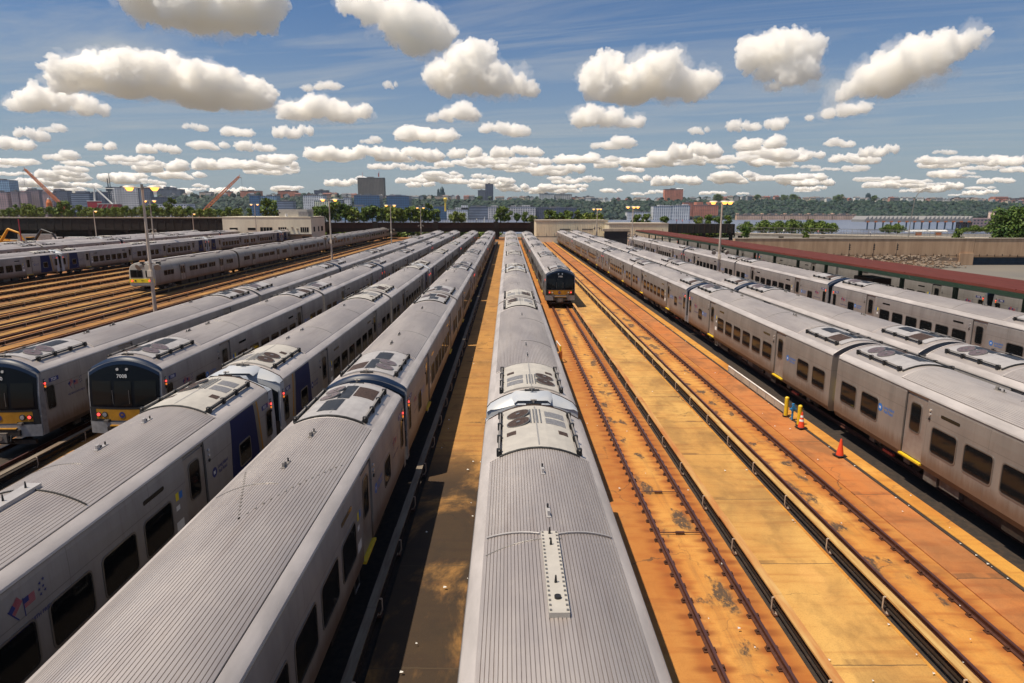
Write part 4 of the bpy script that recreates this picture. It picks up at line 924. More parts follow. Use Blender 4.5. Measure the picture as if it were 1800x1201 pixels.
# retaining wall and rubble beyond the canopy
Y = 130; p0 = aty(1292, 420, Y); p1 = aty(2100, 431, Y); H = p0.z+.6
t = thing('retaining_wall', 'long stained concrete retaining wall beyond the red canopy', 'wall', (p0.x, Y, -.6))
w = p1.x-p0.x; b = MB(); b.box(0, w*.52, 0, 1.2, 0, H, M['wall']); b.box(w*.521, w, .02, 1.2, H*.30, H-.05, M['wall']); b.box(w*.49, w*.52, -.25, 0, 0, H*.45, M['wall']); b.box(0, w, -.08, 1.3, H, H+.12, M['conc']); b.build('wall', t)
b = MB()
for k in range(5): b.box(w*.522, w, .3+k*.02, .6, H*.06*k, H*.06*k+.06, M['steelblue'])
b.box(w*.522, w, .6, .9, 0, H*.31, M['steelblue']); b.build('girder', t)
b = MB(); q = random.Random(9)
for k in range(60):
    x = k*w/60; zz = H*(.42-.14*k/60)+q.uniform(-.05, .05); b.tube((x, -.1, zz), (x+w/60, -.1, H*(.42-.14*(k+1)/60)), .05, M['under'], n=5); b.box(x-.03, x+.03, -.16, -.05, zz-.1, zz+.35, M['under'])
b.build('cable_run', t)
for px in (1492, 1535, 1576):
    p = aty(px, 445, Y-1.5); t2 = thing('signal_mast', 'small dark signal mast against the retaining wall', 'signal mast', (p.x, Y-1.5, .6), 0, 'signal masts against the retaining wall'); b = MB(); b.tube((0, 0, 0), (0, 0, 3.2), .05, M['under']); b.build('mast', t2); b = MB()
    for k in range(3): b.disc((0, -.12, 2.0+k*.4), (0, -1, 0), .16, M['black'], 10, .12)
    b.build('lamp_cluster', t2)
q = random.Random(4); b = MB()
for k in range(500):
    x = q.uniform(47, 86); y = q.uniform(122, 129); z = -.4+(y-122)*.24; r = q.uniform(.12, .42); bm = bmesh.new(); bmesh.ops.create_icosphere(bm, subdivisions=1, radius=r)
    b.raw([(v.co.x*q.uniform(.7, 1.2)+x, v.co.y+y, v.co.z*.7+z) for v in bm.verts], [tuple(v.index for v in f.verts) for f in bm.faces], M['rubble']); bm.free()
tag(b.build('rubble'), 'heap of pale rubble below the retaining wall', 'rubble', kind='stuff')
# curved street lamp on the ramp
p = aty(1596, 416, 150); t = thing('street_lamp', 'tall curved street lamp rising beyond the retaining wall', 'street lamp', (p.x, 150, p.z-4)); top = aty(1630, 332, 150); hh = top.z-p.z+4; dx = top.x-p.x
b = MB(); pts = [(0, 0, 0), (.15, 0, hh*.45), (.5, 0, hh*.78)]+[(.5+(dx-.5)*math.sin(a*math.pi/16), 0, hh*.78+hh*.22*(1-math.cos(a*math.pi/16))) if 0 else (.5+(dx-.5)*(1-math.cos(a*math.pi/16)), 0, hh*.78+hh*.22*math.sin(a*math.pi/16)) for a in range(1, 9)]
b.path(pts, .09, M['fixture']); b.build('pole', t); b = MB(); b.tube((dx, 0, hh-.05), (dx+1.0, 0, hh+.05), .1, M['lamphead'], .16); b.build('lamp_head', t)
# ------------------------------------------------------------------ trees
def leaf_crown(seed, r, h, n, size, m, clumps=9):
    q = random.Random(seed); mb = MB(); cl = []
    for k in range(clumps):
        a = q.uniform(0, 6.28); u = q.random(); rr = r*(.15+.6*q.random()); cl.append((Vector((rr*math.cos(a), rr*math.sin(a), h*(.18+.72*u))), r*q.uniform(.32, .55)*(1-.45*abs(u-.4))))
    cl.append((Vector((0, 0, h*.5)), r*.5)); cl.append((Vector((q.uniform(-.2, .2)*r, 0, h*.85)), r*.34))
    for k in range(n):
        c, cr = q.choice(cl); d = Vector((q.gauss(0, 1), q.gauss(0, 1), q.gauss(0, 1))).normalized(); p = c+d*cr*(q.random()**.35)
        nrm = (d+Vector((q.gauss(0, .6), q.gauss(0, .6), q.gauss(.3, .6)))).normalized(); a = nrm.orthogonal().normalized(); b = nrm.cross(a); t = q.uniform(0, 3.14); a, b = a*math.cos(t)+b*math.sin(t), b*math.cos(t)-a*math.sin(t)
        s = size*q.uniform(.6, 1.3); mb.raw([p-a*s, p+b*s*.55, p+a*s, p-b*s*.55], [(0, 1, 2, 3)], m)
    return mb
def trunk_mb(seed, r, h):
    q = random.Random(seed); mb = MB(); mb.tube((0, 0, -.5), (0, 0, h*.45), .09*r*.5+.05, M['trunk'], .04*r*.5+.03)
    for k in range(5): a = q.uniform(0, 6.28); mb.tube((0, 0, h*(.2+.06*k)), (r*.5*math.cos(a), r*.5*math.sin(a), h*(.5+.08*k)), .05, M['trunk'], .02)
    return mb
TV = []
for i, (r, h, n, s, m) in enumerate(((2.4, 4.6, 900, .34, 'leaf'), (1.8, 5.2, 750, .32, 'leaf'), (2.8, 3.4, 900, .34, 'leaf3'), (2.2, 4.0, 800, .33, 'leaf2'), (6.5, 9.0, 5200, .40, 'leaf2'), (3.6, 3.2, 1600, .34, 'leaf'))):
    TV.append((leaf_crown(i+3, r, h, n, s, M[m], 9 if i != 4 else 26).mesh('crown'), trunk_mb(i, r, h).mesh('trunk'), h))
def tree(v, loc, hh, label, group, rz=0, name='tree', wide=1.0):
    c, k, h = TV[v]; s = hh/h; t = thing(name, label, 'tree' if name == 'tree' else 'bush', loc, rz, group)
    for n, me in (('crown', c), ('trunk', k)):
        o = put(n, me, t); o.scale = (s*wide, s*wide, s)
# ------------------------------------------------------------------ the old railway viaduct turned park
VY = 250
t = thing('viaduct', 'long black viaduct wall crossing behind the trains at left', 'viaduct', (0, VY, -.6))
a, b_ = aty(-60, 380, VY), aty(400, 382, VY); H = b_.z+.6
b = MB(); b.box(a.x, b_.x+12, 0, 9, H*.42, H-.35, M['iron']); [b.box(x, x+.35, -.12, 0, H*.42, H-.35, M['iron']) for x in np.arange(a.x, b_.x+12, 3.2)]; b.build('girder', t)
b = MB(); b.box(a.x, b_.x+12, -.3, 9.3, H-.35, H, M['conc']); b.build('deck', t)
for x in np.arange(a.x+3, b_.x, 14): b = MB(); b.box(x-.5, x+.5, .5, 1.5, 0, H*.42, M['iron']); b.build('column', t)
b = MB(); b.box(a.x, b_.x+12, 6, 6.3, 0, H*.42, M['iron']); b.build('back_wall', t)
def railing(x0, x1, z, y, par, hgt=1.1, st=1.6, m='under', z1=None):
    b = MB(); z1 = z if z1 is None else z1; n = max(2, int((x1-x0)/st)); f = lambda x: z+(z1-z)*(x-x0)/(x1-x0)
    for u in (.45, 1): b.tube((x0, y, f(x0)+hgt*u), (x1, y, f(x1)+hgt*u), .035, M[m], n=5)
    for k in range(n+1): x = x0+(x1-x0)*k/n; b.tube((x, y, f(x)), (x, y, f(x)+hgt), .04, M[m], n=5)
    b.build('railing', par)
railing(a.x, b_.x+10, H, -.1, t)
VY2 = 240
a, b_ = aty(560, 392, VY2), aty(945, 395, VY2); H = a.z+.6; gz = aty(560, 401, VY2).z+.6; lz = aty(560, 408, VY2).z+.6
t = thing('viaduct', 'rusty brown girder viaduct crossing behind the middle trains', 'viaduct', (0, VY2, -.6))
b = MB(); b.box(a.x, b_.x, 0, .4, gz, H, M['ironrust']); [b.box(x, x+.25, -.1, 0, gz, H, M['ironrust']) for x in np.arange(a.x, b_.x, 2.4)]; b.box(a.x, b_.x, -.25, .5, H-.15, H, M['ironrust']); b.build('girder', t)
b = MB(); b.box(a.x, b_.x, .4, 9, gz-.2, H-.4, M['iron']); b.box(a.x, b_.x, .2, 1.0, lz, gz, M['iron']); b.box(a.x, b_.x, 8, 9, gz, H, M['ironrust']); b.build('deck', t)
for px in (578, 660, 766, 872, 936):
    x = aty(px, 400, VY2).x; b = MB(); b.box(x-1.0, x+1.0, .3, 1.6, 0, gz, M['iron']); b.box(x-.8, x+.8, -.35, .3, gz-.4, H+.5, M['iron']); b.build('column', t)
railing(aty(765, 385, VY2).x, aty(872, 385, VY2).x, H, 0, t, 1.5, .9); railing(a.x, aty(765, 385, VY2).x, H, 2, t, 1.0, 2.5)
# right-hand spans
a, b_ = aty(1160, 394, 238), aty(1292, 397, 238); t = thing('viaduct', 'short black girder span between the cream shed and the ramp', 'viaduct', (0, 238, -.6)); H = a.z+.6; H2 = aty(1160, 410, 238).z+.6
b = MB(); b.box(a.x, b_.x, 0, 8, H2, H, M['iron']); [b.box(x, x+.3, -.15, 0, H2, H, M['ironrust']) for x in np.arange(a.x, b_.x, 2.0)]; b.build('girder', t)
for px in (1175, 1240, 1288): x = aty(px, 400, 238).x; b = MB(); b.box(x-.5, x+.5, 1, 2, 0, H2, M['iron']); b.build('column', t)
a, b_ = aty(1292, 410, 238), aty(1800, 420, 238); t = thing('ramp', 'long grey pedestrian ramp with railing descending to the right', 'ramp', (0, 238, -.6))
za, zb = a.z+.6, b_.z+.6
b = MB(); b.loft([[(x, 0, z-.9), (x, 0, z), (x, 8, z), (x, 8, z-.9)] for x, z in ((a.x, za), (b_.x, zb))], M['conc'], close=True); b.build('deck', t)
railing(a.x, b_.x, za, .1, t, 2.1, 2.0, 'fixture', zb); railing(a.x, b_.x, za, 7.8, t, 2.1, 3.0, 'fixture', zb)
for k in range(7): x = a.x+3+k*15; b = MB(); b.box(x-.5, x+.5, 2, 4, 0, za+(zb-za)*(x-a.x)/(b_.x-a.x)-.9, M['iron']); b.build('column', t)
b = MB(); b.box(a.x, b_.x, 7, 7.2, 0, min(za, zb)-1.2, M['iron']); b.build('back_wall', t)
RAMP = lambda x: za+(zb-za)*(x-a.x)/(b_.x-a.x)-.6
q = random.Random(12)
for px, pt, v in ((8, 372, 2), (25, 373, 2), (42, 370, 2), (61, 372, 2), (100, 371, 2), (121, 371, 2), (150, 372, 2), (166, 372, 2), (182, 371, 2), (199, 371, 2), (215, 371, 2), (232, 371, 2), (264, 372, 2), (294, 371, 2), (311, 372, 2), (326, 371, 2), (343, 372, 2), (360, 373, 2), (377, 373, 2), (394, 374, 2), (18, 368, 0), (32, 362, 1), (52, 364, 2), (70, 369, 2), (90, 366, 3), (113, 358, 0), (128, 364, 1), (142, 364, 0), (158, 368.5, 2), (174, 368, 0), (190, 368, 3), (206, 368.5, 2), (222, 365, 0), (240, 366, 1), (256, 366, 2), (272, 362, 0), (285, 369, 2), (302, 352, 1), (318, 367, 2), (334, 366, 3), (352, 371, 2), (368, 370, 2), (386, 370, 3), (402, 367, 0), (418, 370, 2), (440, 369, 0)):
    p = aty(px, 381.5, VY+4); tree(v, p, max(1.6, (382-pt)/1150*VY*1.15), 'small green tree or shrub growing on top of the black viaduct', 'planting on the black viaduct', q.uniform(0, 6), wide=q.uniform(.8, 1.1))
for px, pt, v in ((475, 356, 0), (590, 360, 0), (607, 364, 3), (622, 372, 2), (640, 369, 0), (655, 366, 3), (672, 370, 0), (690, 370, 2), (704, 373, 2), (722, 368, 0), (738, 373, 2), (752, 362, 1), (764, 372, 0), (800, 377, 2), (812, 379, 2), (880, 368, 0), (893, 369, 1), (908, 378, 3), (922, 376, 0), (934, 382, 2), (556, 368, 0), (572, 366, 3)):
    p = aty(px, 391, VY2+5); tree(v, p, max(1.5, (392-pt)/1150*VY2*1.15), 'small green tree or shrub growing on top of the rusty girder viaduct', 'planting on the rusty viaduct', q.uniform(0, 6), wide=q.uniform(.75, 1.05))
for px, pt, v in ((968, 374, 0), (984, 378, 3), (997, 375, 0), (1014, 373, 1), (1032, 380, 2), (1050, 381, 2), (1118, 381, 0), (1134, 380, 0), (1168, 383, 3), (1228, 386, 2), (1246, 381, 0), (1262, 384, 3), (1280, 382, 0)):
    p = aty(px, 395, 262); tree(v, p, (396-pt)/1150*262*1.15, 'green tree showing above the cream sheds at the yard end', 'trees above the cream sheds', q.uniform(0, 6), wide=1.1)
for px, pt, v in ((1310, 394, 5), (1340, 392, 5), (1366, 393, 5), (1392, 391, 5), (1420, 391, 5), (1445, 393, 5), (1463, 396, 5), (1562, 398, 5), (1578, 397, 5), (1712, 399, 5), (1735, 398, 5), (1697, 402, 5)):
    p = aty(px, 408, 256); tree(v, p, (409-pt)/1150*256*1.0, 'low green bush behind the pedestrian ramp', 'bushes behind the ramp', q.uniform(0, 6), 'bush', 1.15)
for k, (px, py, pt, Yp, v, l) in enumerate(((1308, 419, 398, 150, 3, 'small bright tree in front of the ramp start'), (1416, 420, 400, 150, 1, 'small tree against the ramp above the retaining wall'), (1682, 424, 402, 150, 0, 'round bush standing above the right retaining wall'))):
    p = aty(px, py, Yp); tree(v, p-Vector((0, 0, .3)), (py-pt)/1150*Yp*1.1, l, None, k)
p = aty(1778, 430, 150); tree(4, p-Vector((0, 0, .6)), 9.0, 'large dense green tree at the right edge', None, 1.0, wide=.9); p = aty(1830, 430, 156); tree(4, p-Vector((0, 0, .6)), 8.6, 'large dense green tree cut by the right edge', None, 2.6)
for px in (588, 612, 636, 700, 724, 750, 792, 816, 838, 860, 1182, 1204, 1222, 1252, 1270, 640, 680):
    p = aty(px, 416, 268); tree(q.choice((2, 3, 5)), (p.x, 268, -1.0), 4.2, 'green shrub seen beneath the viaduct girders', 'shrubs beneath the viaduct', q.uniform(0, 6), 'bush', 1.5)
# people on the ramp and the viaduct: one continuous skinned body, copied
def person_mesh():
    me = bpy.data.meshes.new('person'); V = [(0, 0, .95), (0, 0, 1.2), (0, 0, 1.42), (0, 0, 1.52), (0, -.01, 1.66), (.19, 0, 1.40), (.25, 0, 1.12), (.24, -.1, .88), (-.19, 0, 1.40), (-.26, .02, 1.12), (-.25, .0, .86), (.1, 0, .9), (.12, -.06, .48), (.12, .04, .06), (-.1, 0, .9), (-.12, .1, .5), (-.12, .22, .1), (.12, -.1, .03), (-.12, .08, .04)]
    E = [(0, 1), (1, 2), (2, 3), (3, 4), (2, 5), (5, 6), (6, 7), (2, 8), (8, 9), (9, 10), (0, 11), (11, 12), (12, 13), (13, 17), (0, 14), (14, 15), (15, 16), (16, 18)]
    rad = [.15, .14, .15, .06, .11, .06, .045, .035, .06, .045, .035, .09, .065, .045, .09, .065, .045, .04, .04]
    me.from_pydata(V, E, []); o = put('t', me); md = o.modifiers.new('s', 'SKIN')
    for v, r in zip(me.skin_vertices[0].data, rad): v.radius = (r, r*.85)
    me.skin_vertices[0].data[0].use_root = True; o.modifiers.new('u', 'SUBSURF').levels = 1
    dg = bpy.context.evaluated_depsgraph_get(); out = bpy.data.meshes.new_from_object(o.evaluated_get(dg)); bpy.data.objects.remove(o); return out
PM = person_mesh()
def cloth_m(n, top, legs):
    g_ = NG(n); z = g_.sep(g_.obj())[2]; c = g_.mix(g_.m('LESS_THAN', z, .95), top, legs); c = g_.mix(g_.m('GREATER_THAN', z, 1.50), c, (.30, .17, .11)); return g_.col(c, .8)
CL_ = {k: cloth_m('clothes_'+k, a, b) for k, a, b in (('white', (.7, .7, .68), (.1, .1, .15)), ('red', (.5, .06, .05), (.05, .05, .08)), ('pink', (.6, .25, .25), (.25, .25, .3)), ('blue', (.08, .15, .4), (.3, .25, .2)), ('black', (.03, .03, .03), (.04, .04, .05)))}
def person(px, Y, z, c, label):
    p = aty(px, 400, Y); me = PM.copy(); me.materials.clear(); me.materials.append(CL_[c]); tag(put('person', me, None, (p.x, Y, z), px), label, 'person', 'people on the elevated walkway')
    hm = MB(); hm.tube((0, 0, 1.68), (0, 0, 1.79), .115, M['black'], .06, n=10)
    o = hm.build('hair', bpy.data.objects[-1] if False else None); return o
def add_person(px, Y, z, c, label):
    p = aty(px, 400, Y); me = PM.copy(); me.materials.clear(); me.materials.append(CL_[c]); o = tag(put('person', me, None, (p.x, Y, z), px), label, 'person', 'people on the elevated walkway')
    hm = MB(); hm.tube((0, .01, 1.69), (0, .01, 1.79), .115, M['black'], .06, n=10); hm.build('hair', o)
HS = aty(1160, 394, 238).z
add_person(1189, 239, HS, 'red', 'person in red standing on the black girder span'); add_person(1199, 239, HS, 'pink', 'person in pink on the black girder span'); add_person(1211, 239, HS, 'blue', 'person in blue on the black girder span')
for px, c, l in ((1378, 'white', 'person in white walking on the ramp left of the small tree'), (1439, 'pink', 'person in pink walking on the ramp right of the small tree'), (1531, 'white', 'person in white at the far end of the ramp')): add_person(px, 241, RAMP(aty(px, 400, 241).x), c, l)
V2 = aty(560, 392, VY2).z
for px, c, l in ((797, 'black', 'person in black behind the viaduct railing'), (838, 'white', 'person in white behind the viaduct railing'), (1133, 'white', 'person in white above the lower cream shed')): add_person(px, VY2+3 if px < 900 else 239, V2 if px < 900 else HS, c, l)
# ------------------------------------------------------------------ machines and vehicles at the left
def excavator(px, py, Y, label, arm, fl=1):
    p = aty(px, py, Y); t = thing('excavator', label, 'excavator', (p.x, Y, -.4)); b = MB(); b.box(-1.6, 1.6, -2.0, 2.0, 1.1, 2.5, M['cat']); b.box(-1.7, -.2, .8, 2.1, 1.3, 2.8, M['cat']); b.build('body', t)
    b = MB(); b.box(-1.5, -.1, -2.1, -.6, 2.5, 3.6, M['glass']); b.box(-1.55, -.05, -2.15, -.55, 3.6, 3.75, M['cat']); b.build('cab', t)
    for s in (-1, 1): b = MB(); pr = rrect(0, .55, 4.4, 1.0, .45); b.loft([[(s*1.5-.3, y, z) for y, z in pr], [(s*1.5+.3, y, z) for y, z in pr]], M['under'], close=True); b.face([(s*1.5+.3, y, z) for y, z in pr], M['under']); b.face([(s*1.5-.3, y, z) for y, z in pr][::-1], M['under']); b.build('crawler', t)
    b = MB(); P = [(0, -1.8, 2.2), (fl*2.6, -1.9, 5.6), (fl*5.4, -2.0, 4.6), (fl*7.0, -2.0, 1.6)]
    for i, (u, v) in enumerate(zip(P, P[1:])): b.tube(u, v, .38-.06*i, arm, .3-.05*i, n=6)
    b.build('arm', t); b = MB(); b.loft([[(fl*6.7, -2.5, 1.7), (fl*7.4, -2.5, 1.5), (fl*7.6, -2.5, .7), (fl*6.8, -2.5, .6)], [(fl*6.7, -1.5, 1.7), (fl*7.4, -1.5, 1.5), (fl*7.6, -1.5, .7), (fl*6.8, -1.5, .6)]], arm, close=True); b.build('bucket', t)
excavator(8, 415, 178, 'yellow excavator with yellow arm at the left edge', M['cat'], 1); excavator(66, 418, 172, 'yellow excavator with black arm beside the yellow one', M['blackpanel'], 1)
def truck(px, Y, label, L_, m, hgt=2.6):
    p = aty(px, 410, Y); t = thing('box_truck', label, 'truck', (p.x, Y, -.4)); b = MB(); b.box(0, L_, 0, 2.4, .9, .9+hgt, m); b.build('cargo_box', t); b = MB(); b.box(L_+.1, L_+1.9, .05, 2.35, .6, 2.5, M['whitepaint']); b.box(L_+1.2, L_+1.92, .1, 2.3, 1.6, 2.3, M['glass']); b.build('cab', t)
    b = MB(); b.box(0, L_+1.8, .3, 2.1, .5, .9, M['under']); b.build('chassis', t)
    for x in (.9, L_-.6, L_+1.0):
        b = MB(); b.tube((x, -.02, .48), (x, .3, .48), .48, M['black'], n=14); b.tube((x, 2.1, .48), (x, 2.42, .48), .48, M['black'], n=14); b.build('wheel', t)
truck(98, 166, 'small white truck with a low box below the red barge', 2.8, M['whitepaint'], 1.6); truck(112, 186, 'long white trailer truck before the black viaduct', 13, M['whitepaint'], 2.2); truck(30, 200, 'pale trailer truck behind the yellow excavator', 10, M['greymetal'], 2.5); truck(172, 190, 'white truck standing right of the long trailer', 7, M['lamphead'], 2.4); truck(222, 196, 'white trailer truck behind the tallest lamp post', 8, M['whitepaint'], 2.2)
for k, px in enumerate((273, 282, 291, 298)):
    p = aty(px, 405, 205); t = thing('storage_tank', 'bright yellow upright tank before the black viaduct', 'tank', (p.x, 205, -.4), 0, 'yellow tanks before the viaduct'); b = MB(); b.tube((0, 0, 0), (0, 0, 3.2), .75, M['brightyellow'], n=14); b.tube((0, 0, 3.2), (0, 0, 3.6), .75, M['brightyellow'], .3, n=14); b.build('shell', t); b = MB(); b.tube((0, 0, 1.5), (0, 0, 1.8), .78, M['greymetal'], n=14); b.build('band', t)
p = aty(306, 406, 205); t = thing('site_cabin', 'small cream site cabin right of the yellow tanks', 'cabin', (p.x, 205, -.4)); b = MB(); b.box(0, 3, 0, 3, 0, 2.6, M['cream']); b.build('wall', t); b = MB(); b.box(-.1, 3.1, -.1, 3.1, 2.6, 2.75, M['conc']); b.build('roof', t); b = MB(); b.box(.8, 2.0, -.04, .02, 1.1, 1.9, M['glass']); b.build('window', t)
p = aty(35, 405, 160); t = thing('signal_mast', 'thin red mast rising before the black viaduct', 'mast', (p.x, 160, -.4)); b = MB(); b.tube((0, 0, 0), (0, 0, 8.4), .12, M['redpaint']); b.build('mast', t); b = MB(); b.disc((0, -.1, 2.6), (0, -1, 0), .4, M['brightyellow'], 14, .1); b.build('disc', t)
# ------------------------------------------------------------------ cranes and the red barge on the river
def crane(pb, pt, Y, label, cabpx=None):
    A, B = aty(*pb, Y), aty(*pt, Y); t = thing('crane', label, 'crane', A); d = B-A; d = Vector((d.x, 0, d.z)); n = 16; up = Vector((-d.z, 0, d.x)).normalized()*1.3; sd = Vector((0, 1.2, 0)); b = MB()
    cs = [up+sd, up-sd, -up-sd, -up+sd]
    def pt_(k, c): f = k/n; w = 1-.45*f if f > .15 else .5+f*3; return d*f+c*w
    for c in cs: b.path([pt_(k, c) for k in range(n+1)], .30, M['craneorange'], 4)
    for k in range(n):
        for i in range(4): b.tube(pt_(k, cs[i]), pt_(k+1, cs[(i+1) % 4]), .17, M['craneorange'], n=4); b.tube(pt_(k, cs[i]), pt_(k, cs[(i+1) % 4]), .14, M['craneorange'], n=4)
    b.build('boom', t); s = 1 if d.x > 0 else -1
    b = MB(); b.tube(d, d+Vector((s*2.5, 0, -1)), .5, M['fixture']); b.tube(d, d+Vector((s*1.0, 0, 2)), .3, M['craneorange']); b.build('boom_head', t)
    b = MB(); b.tube(d+Vector((s*2.5, 0, -1)), d+Vector((s*2.5, 0, -d.z*.42)), .10, M['under']); b.tube(d, (-s*8, 0, 3), .08, M['under']); b.tube(d*.6, (-s*9, 0, 8), .08, M['under']); b.build('cable', t)
    b = MB(); b.box(-4, 4, -2.5, 2.5, -6, 1, M['orange']); b.box(-s*8-2, -s*8+2, -2, 2, -5, 2, M['greymetal']); b.build('crane_cab', t); b = MB(); b.box(-11, 11, -7, 7, A.z*-1-13.5, -6, M['under']); b.build('barge', t)
crane((112, 364), (44, 298), 690, 'orange lattice boom crane leaning left over the far left blocks'); crane((357, 372), (420, 311), 690, 'orange lattice boom crane leaning right beside the wooded hill')
Y = 660; A, B = aty(153, 354, Y), aty(207, 367, Y); t = thing('barge', 'dark red barge house with white A frame above the viaduct trees', 'barge', (A.x, Y, B.z)); w = B.x-A.x; h = A.z-B.z
b = MB(); b.box(0, w, 0, 8, 0, h*.62, M['redpaint']); b.box(0, w*.32, 0, 8, h*.62, h, M['redpaint']); b.box(-.3, w*.33, -.2, 8, h, h+.5, M['whitepaint']); b.box(w*.33, w+.2, -.2, 8, h*.62, h*.68, M['whitepaint']); b.box(0, w, 0, 8, -B.z-14, 0, M['under']); [b.tube((w*(.3+.16*k), -.2, .5), (w*(.38+.16*k), -.2, h*.55), .3, M['bumper'], n=4) for k in range(4)]; b.build('hull', t)
b = MB(); b.tube((w*.22, 2, h), (w*.25, 2, h+14), .9, M['whitepaint'], .5); b.tube((w*.27, 2, h+13), (w*.8, 2, h*.65), .9, M['whitepaint'], .7); b.tube((w*.25, 2, h+13), (w*.93, 2, h+12), .3, M['whitepaint']); b.tube((w*.92, 2, h*.6), (w*.92, 2, h+12), .45, M['whitepaint']); b.build('frame', t)
b = MB(); b.tube((w*.68, 5, 0), (w*.66, 5, h+22), .8, M['steelblue'], .4); b.tube((w*.74, 5, 0), (w*.73, 5, h+27), .5, M['steelblue'], .3); b.box(w*.6, w*.76, 4, 6, h+10, h+14, M['steelblue']); b.build('mast', t)
p = aty(87, 362, 640); t = thing('buoy_crane', 'rounded orange machine house in front of the far left blocks', 'machine', (p.x, 640, p.z)); b = MB(); b.tube((0, 0, -6), (0, 0, 3), 2.9, M['orange'], 2.6, n=12); b.tube((0, 0, 3), (0, 0, 6), 2.6, M['orange'], 1.2, n=12); b.tube((0, 0, -p.z-14), (0, 0, -6), 2.2, M['under']); b.build('body', t); b = MB(); b.tube((0, 0, 6), (0, 0, 7.5), 1.0, M['whitepaint'], .7); b.build('cap', t)
# ------------------------------------------------------------------ the far bank: hills, woods, houses, blocks
PX = [-300, 0, 150, 270, 350, 480, 600, 700, 850, 1000, 1100, 1250, 1400, 1600, 1800, 2200]; PYY = [352, 352, 352, 350, 347, 347, 348, 351, 353, 353, 355, 353, 354, 356, 358, 358]
def ridge(px): return float(np.interp(px, PX, PYY))
YR = 1900
cols = []; HX = []
for px in range(-300, 2201, 20): p = aty(px, ridge(px), YR); HX.append((p.x, p.z))
hx = np.array([h[0] for h in HX]); hz = np.array([h[1] for h in HX])
def hill_z(x, y):
    zr = float(np.interp(x, hx, hz)); f = (y-1610)/(YR-1610); f = max(0, min(1, f)); f = f*f*(3-2*f); n = mnoise.noise((x*.006, y*.006, 3))*6
    return -10+(zr+10)*f+n*(f if f < 1 else 1)+(0 if y < YR else min(6, (y-YR)*.01))
ysl = [1555, 1600, 1640, 1680, 1720, 1760, 1800, 1840, 1880, 1900, 1950, 2050, 2300, 2800]
b = MB(); xsl = np.linspace(hx[0], hx[-1], 110); b.loft([[(x, y, hill_z(x, y) if y > 1556 else -17) for x in xsl] for y in ysl], M['hillsoil'], True); tag(b.build('hills'), kind='structure')
q = random.Random(21); woods = MB(); ico = bmesh.new(); bmesh.ops.create_icosphere(ico, subdivisions=2, radius=1); iv = [v.co.copy() for v in ico.verts]; iff = [tuple(v.index for v in f.verts) for f in ico.faces]
VAR = []
for k in range(6): VAR.append([v*(1+.38*mnoise.noise(v*2.2+Vector((k*7, 0, 0)))) for v in iv])
vs, fs = [], []; nb = 0
def crown(x, y, z, r):
    global nb
    a = q.uniform(0, 6.28); ca, sa = math.cos(a), math.sin(a); V = VAR[q.randrange(6)]; rz_ = r*q.uniform(.8, 1.15)
    vs.extend([(x+(v.x*ca-v.y*sa)*r, y+(v.x*sa+v.y*ca)*r, z+v.z*rz_) for v in V]); fs.extend([tuple(i+nb for i in f) for f in iff]); nb += len(V)
for k in range(5200):
    px = q.uniform(-40, 1840); y = 1625+(1835-1625)*q.random()**.85; x = (px-893)/1150*y
    if px < 330 and q.random() < .6: continue
    crown(x, y, hill_z(x, y)+3, q.uniform(4.5, 9))
for k in range(300):
    px = q.uniform(-20, 1820); y = q.uniform(1905, 1990); x = (px-893)/1150*y; crown(x, y, hill_z(x, y)+q.uniform(4, 8), q.uniform(4, 8.5))
for k in range(130):
    px = q.uniform(-20, 1820); y = q.uniform(1845, 1880); x = (px-893)/1150*y; crown(x, y, hill_z(x, y)+1.5, q.uniform(3, 5))
for k in range(260):
    px = q.uniform(330, 1300); y = q.uniform(1570, 1620); x = (px-893)/1150*y; crown(x, y, -8, q.uniform(3.5, 6))
me = bpy.data.meshes.new('woods'); me.from_pydata(vs, [], fs); me.materials.append(M['farleaf']); me.update(); tag(put('woods', me), 'dark green woods covering the far hillside', 'woods', kind='stuff')
for k, px in enumerate((1255, 1322, 1462, 1525, 1368, 845, 1385)):
    y = 1870; x = (px-893)/1150*y; z = hill_z(x, y); tree(4 if k % 2 == 0 else 3, (x, y, z), q.uniform(15, 21), 'tall dark tree standing out on the far ridge', 'tall trees on the far ridge', k, wide=1.1)
HC = {'white': (.72, .70, .66), 'cream': (.68, .58, .44), 'pink brick': (.46, .25, .20), 'grey': (.33, .33, .34)}
HMS = {}
for k, c in HC.items():
    wm = facade('house_'+k, c, (.07, .07, .08), 3.2, 3.0, .4, .45)
    rm = mat('house_roof_'+k, {'white': (.16, .15, .15), 'cream': (.15, .11, .10), 'pink brick': (.19, .075, .06), 'grey': (.12, .12, .13)}[k], .8)
    for v in range(2):
        w_, d_, h_ = ((11, 9, 7.5), (15, 9, 9))[v]; b = MB(); b.box(-w_/2, w_/2, 0, d_, -3, h_, wm); r = MB()
        if v == 0: r.loft([[(-w_/2-.5, y, h_-.1), (0, y, h_+4), (w_/2+.5, y, h_-.1)] for y in (-.5, d_+.5)], rm); r.face([(-w_/2, 0, h_), (w_/2, 0, h_), (0, 0, h_+3.8)], wm)
        else: r.loft([[(x, -.5, h_-.1), (x, d_/2, h_+3), (x, d_+.5, h_-.1)] for x in (-w_/2-.5, w_/2+.5)], rm); r.box(w_*.2, w_*.3, d_*.4, d_*.55, h_+1, h_+4.5, wm)
        HMS[k, v] = (b.mesh('wall'), r.mesh('roof'))
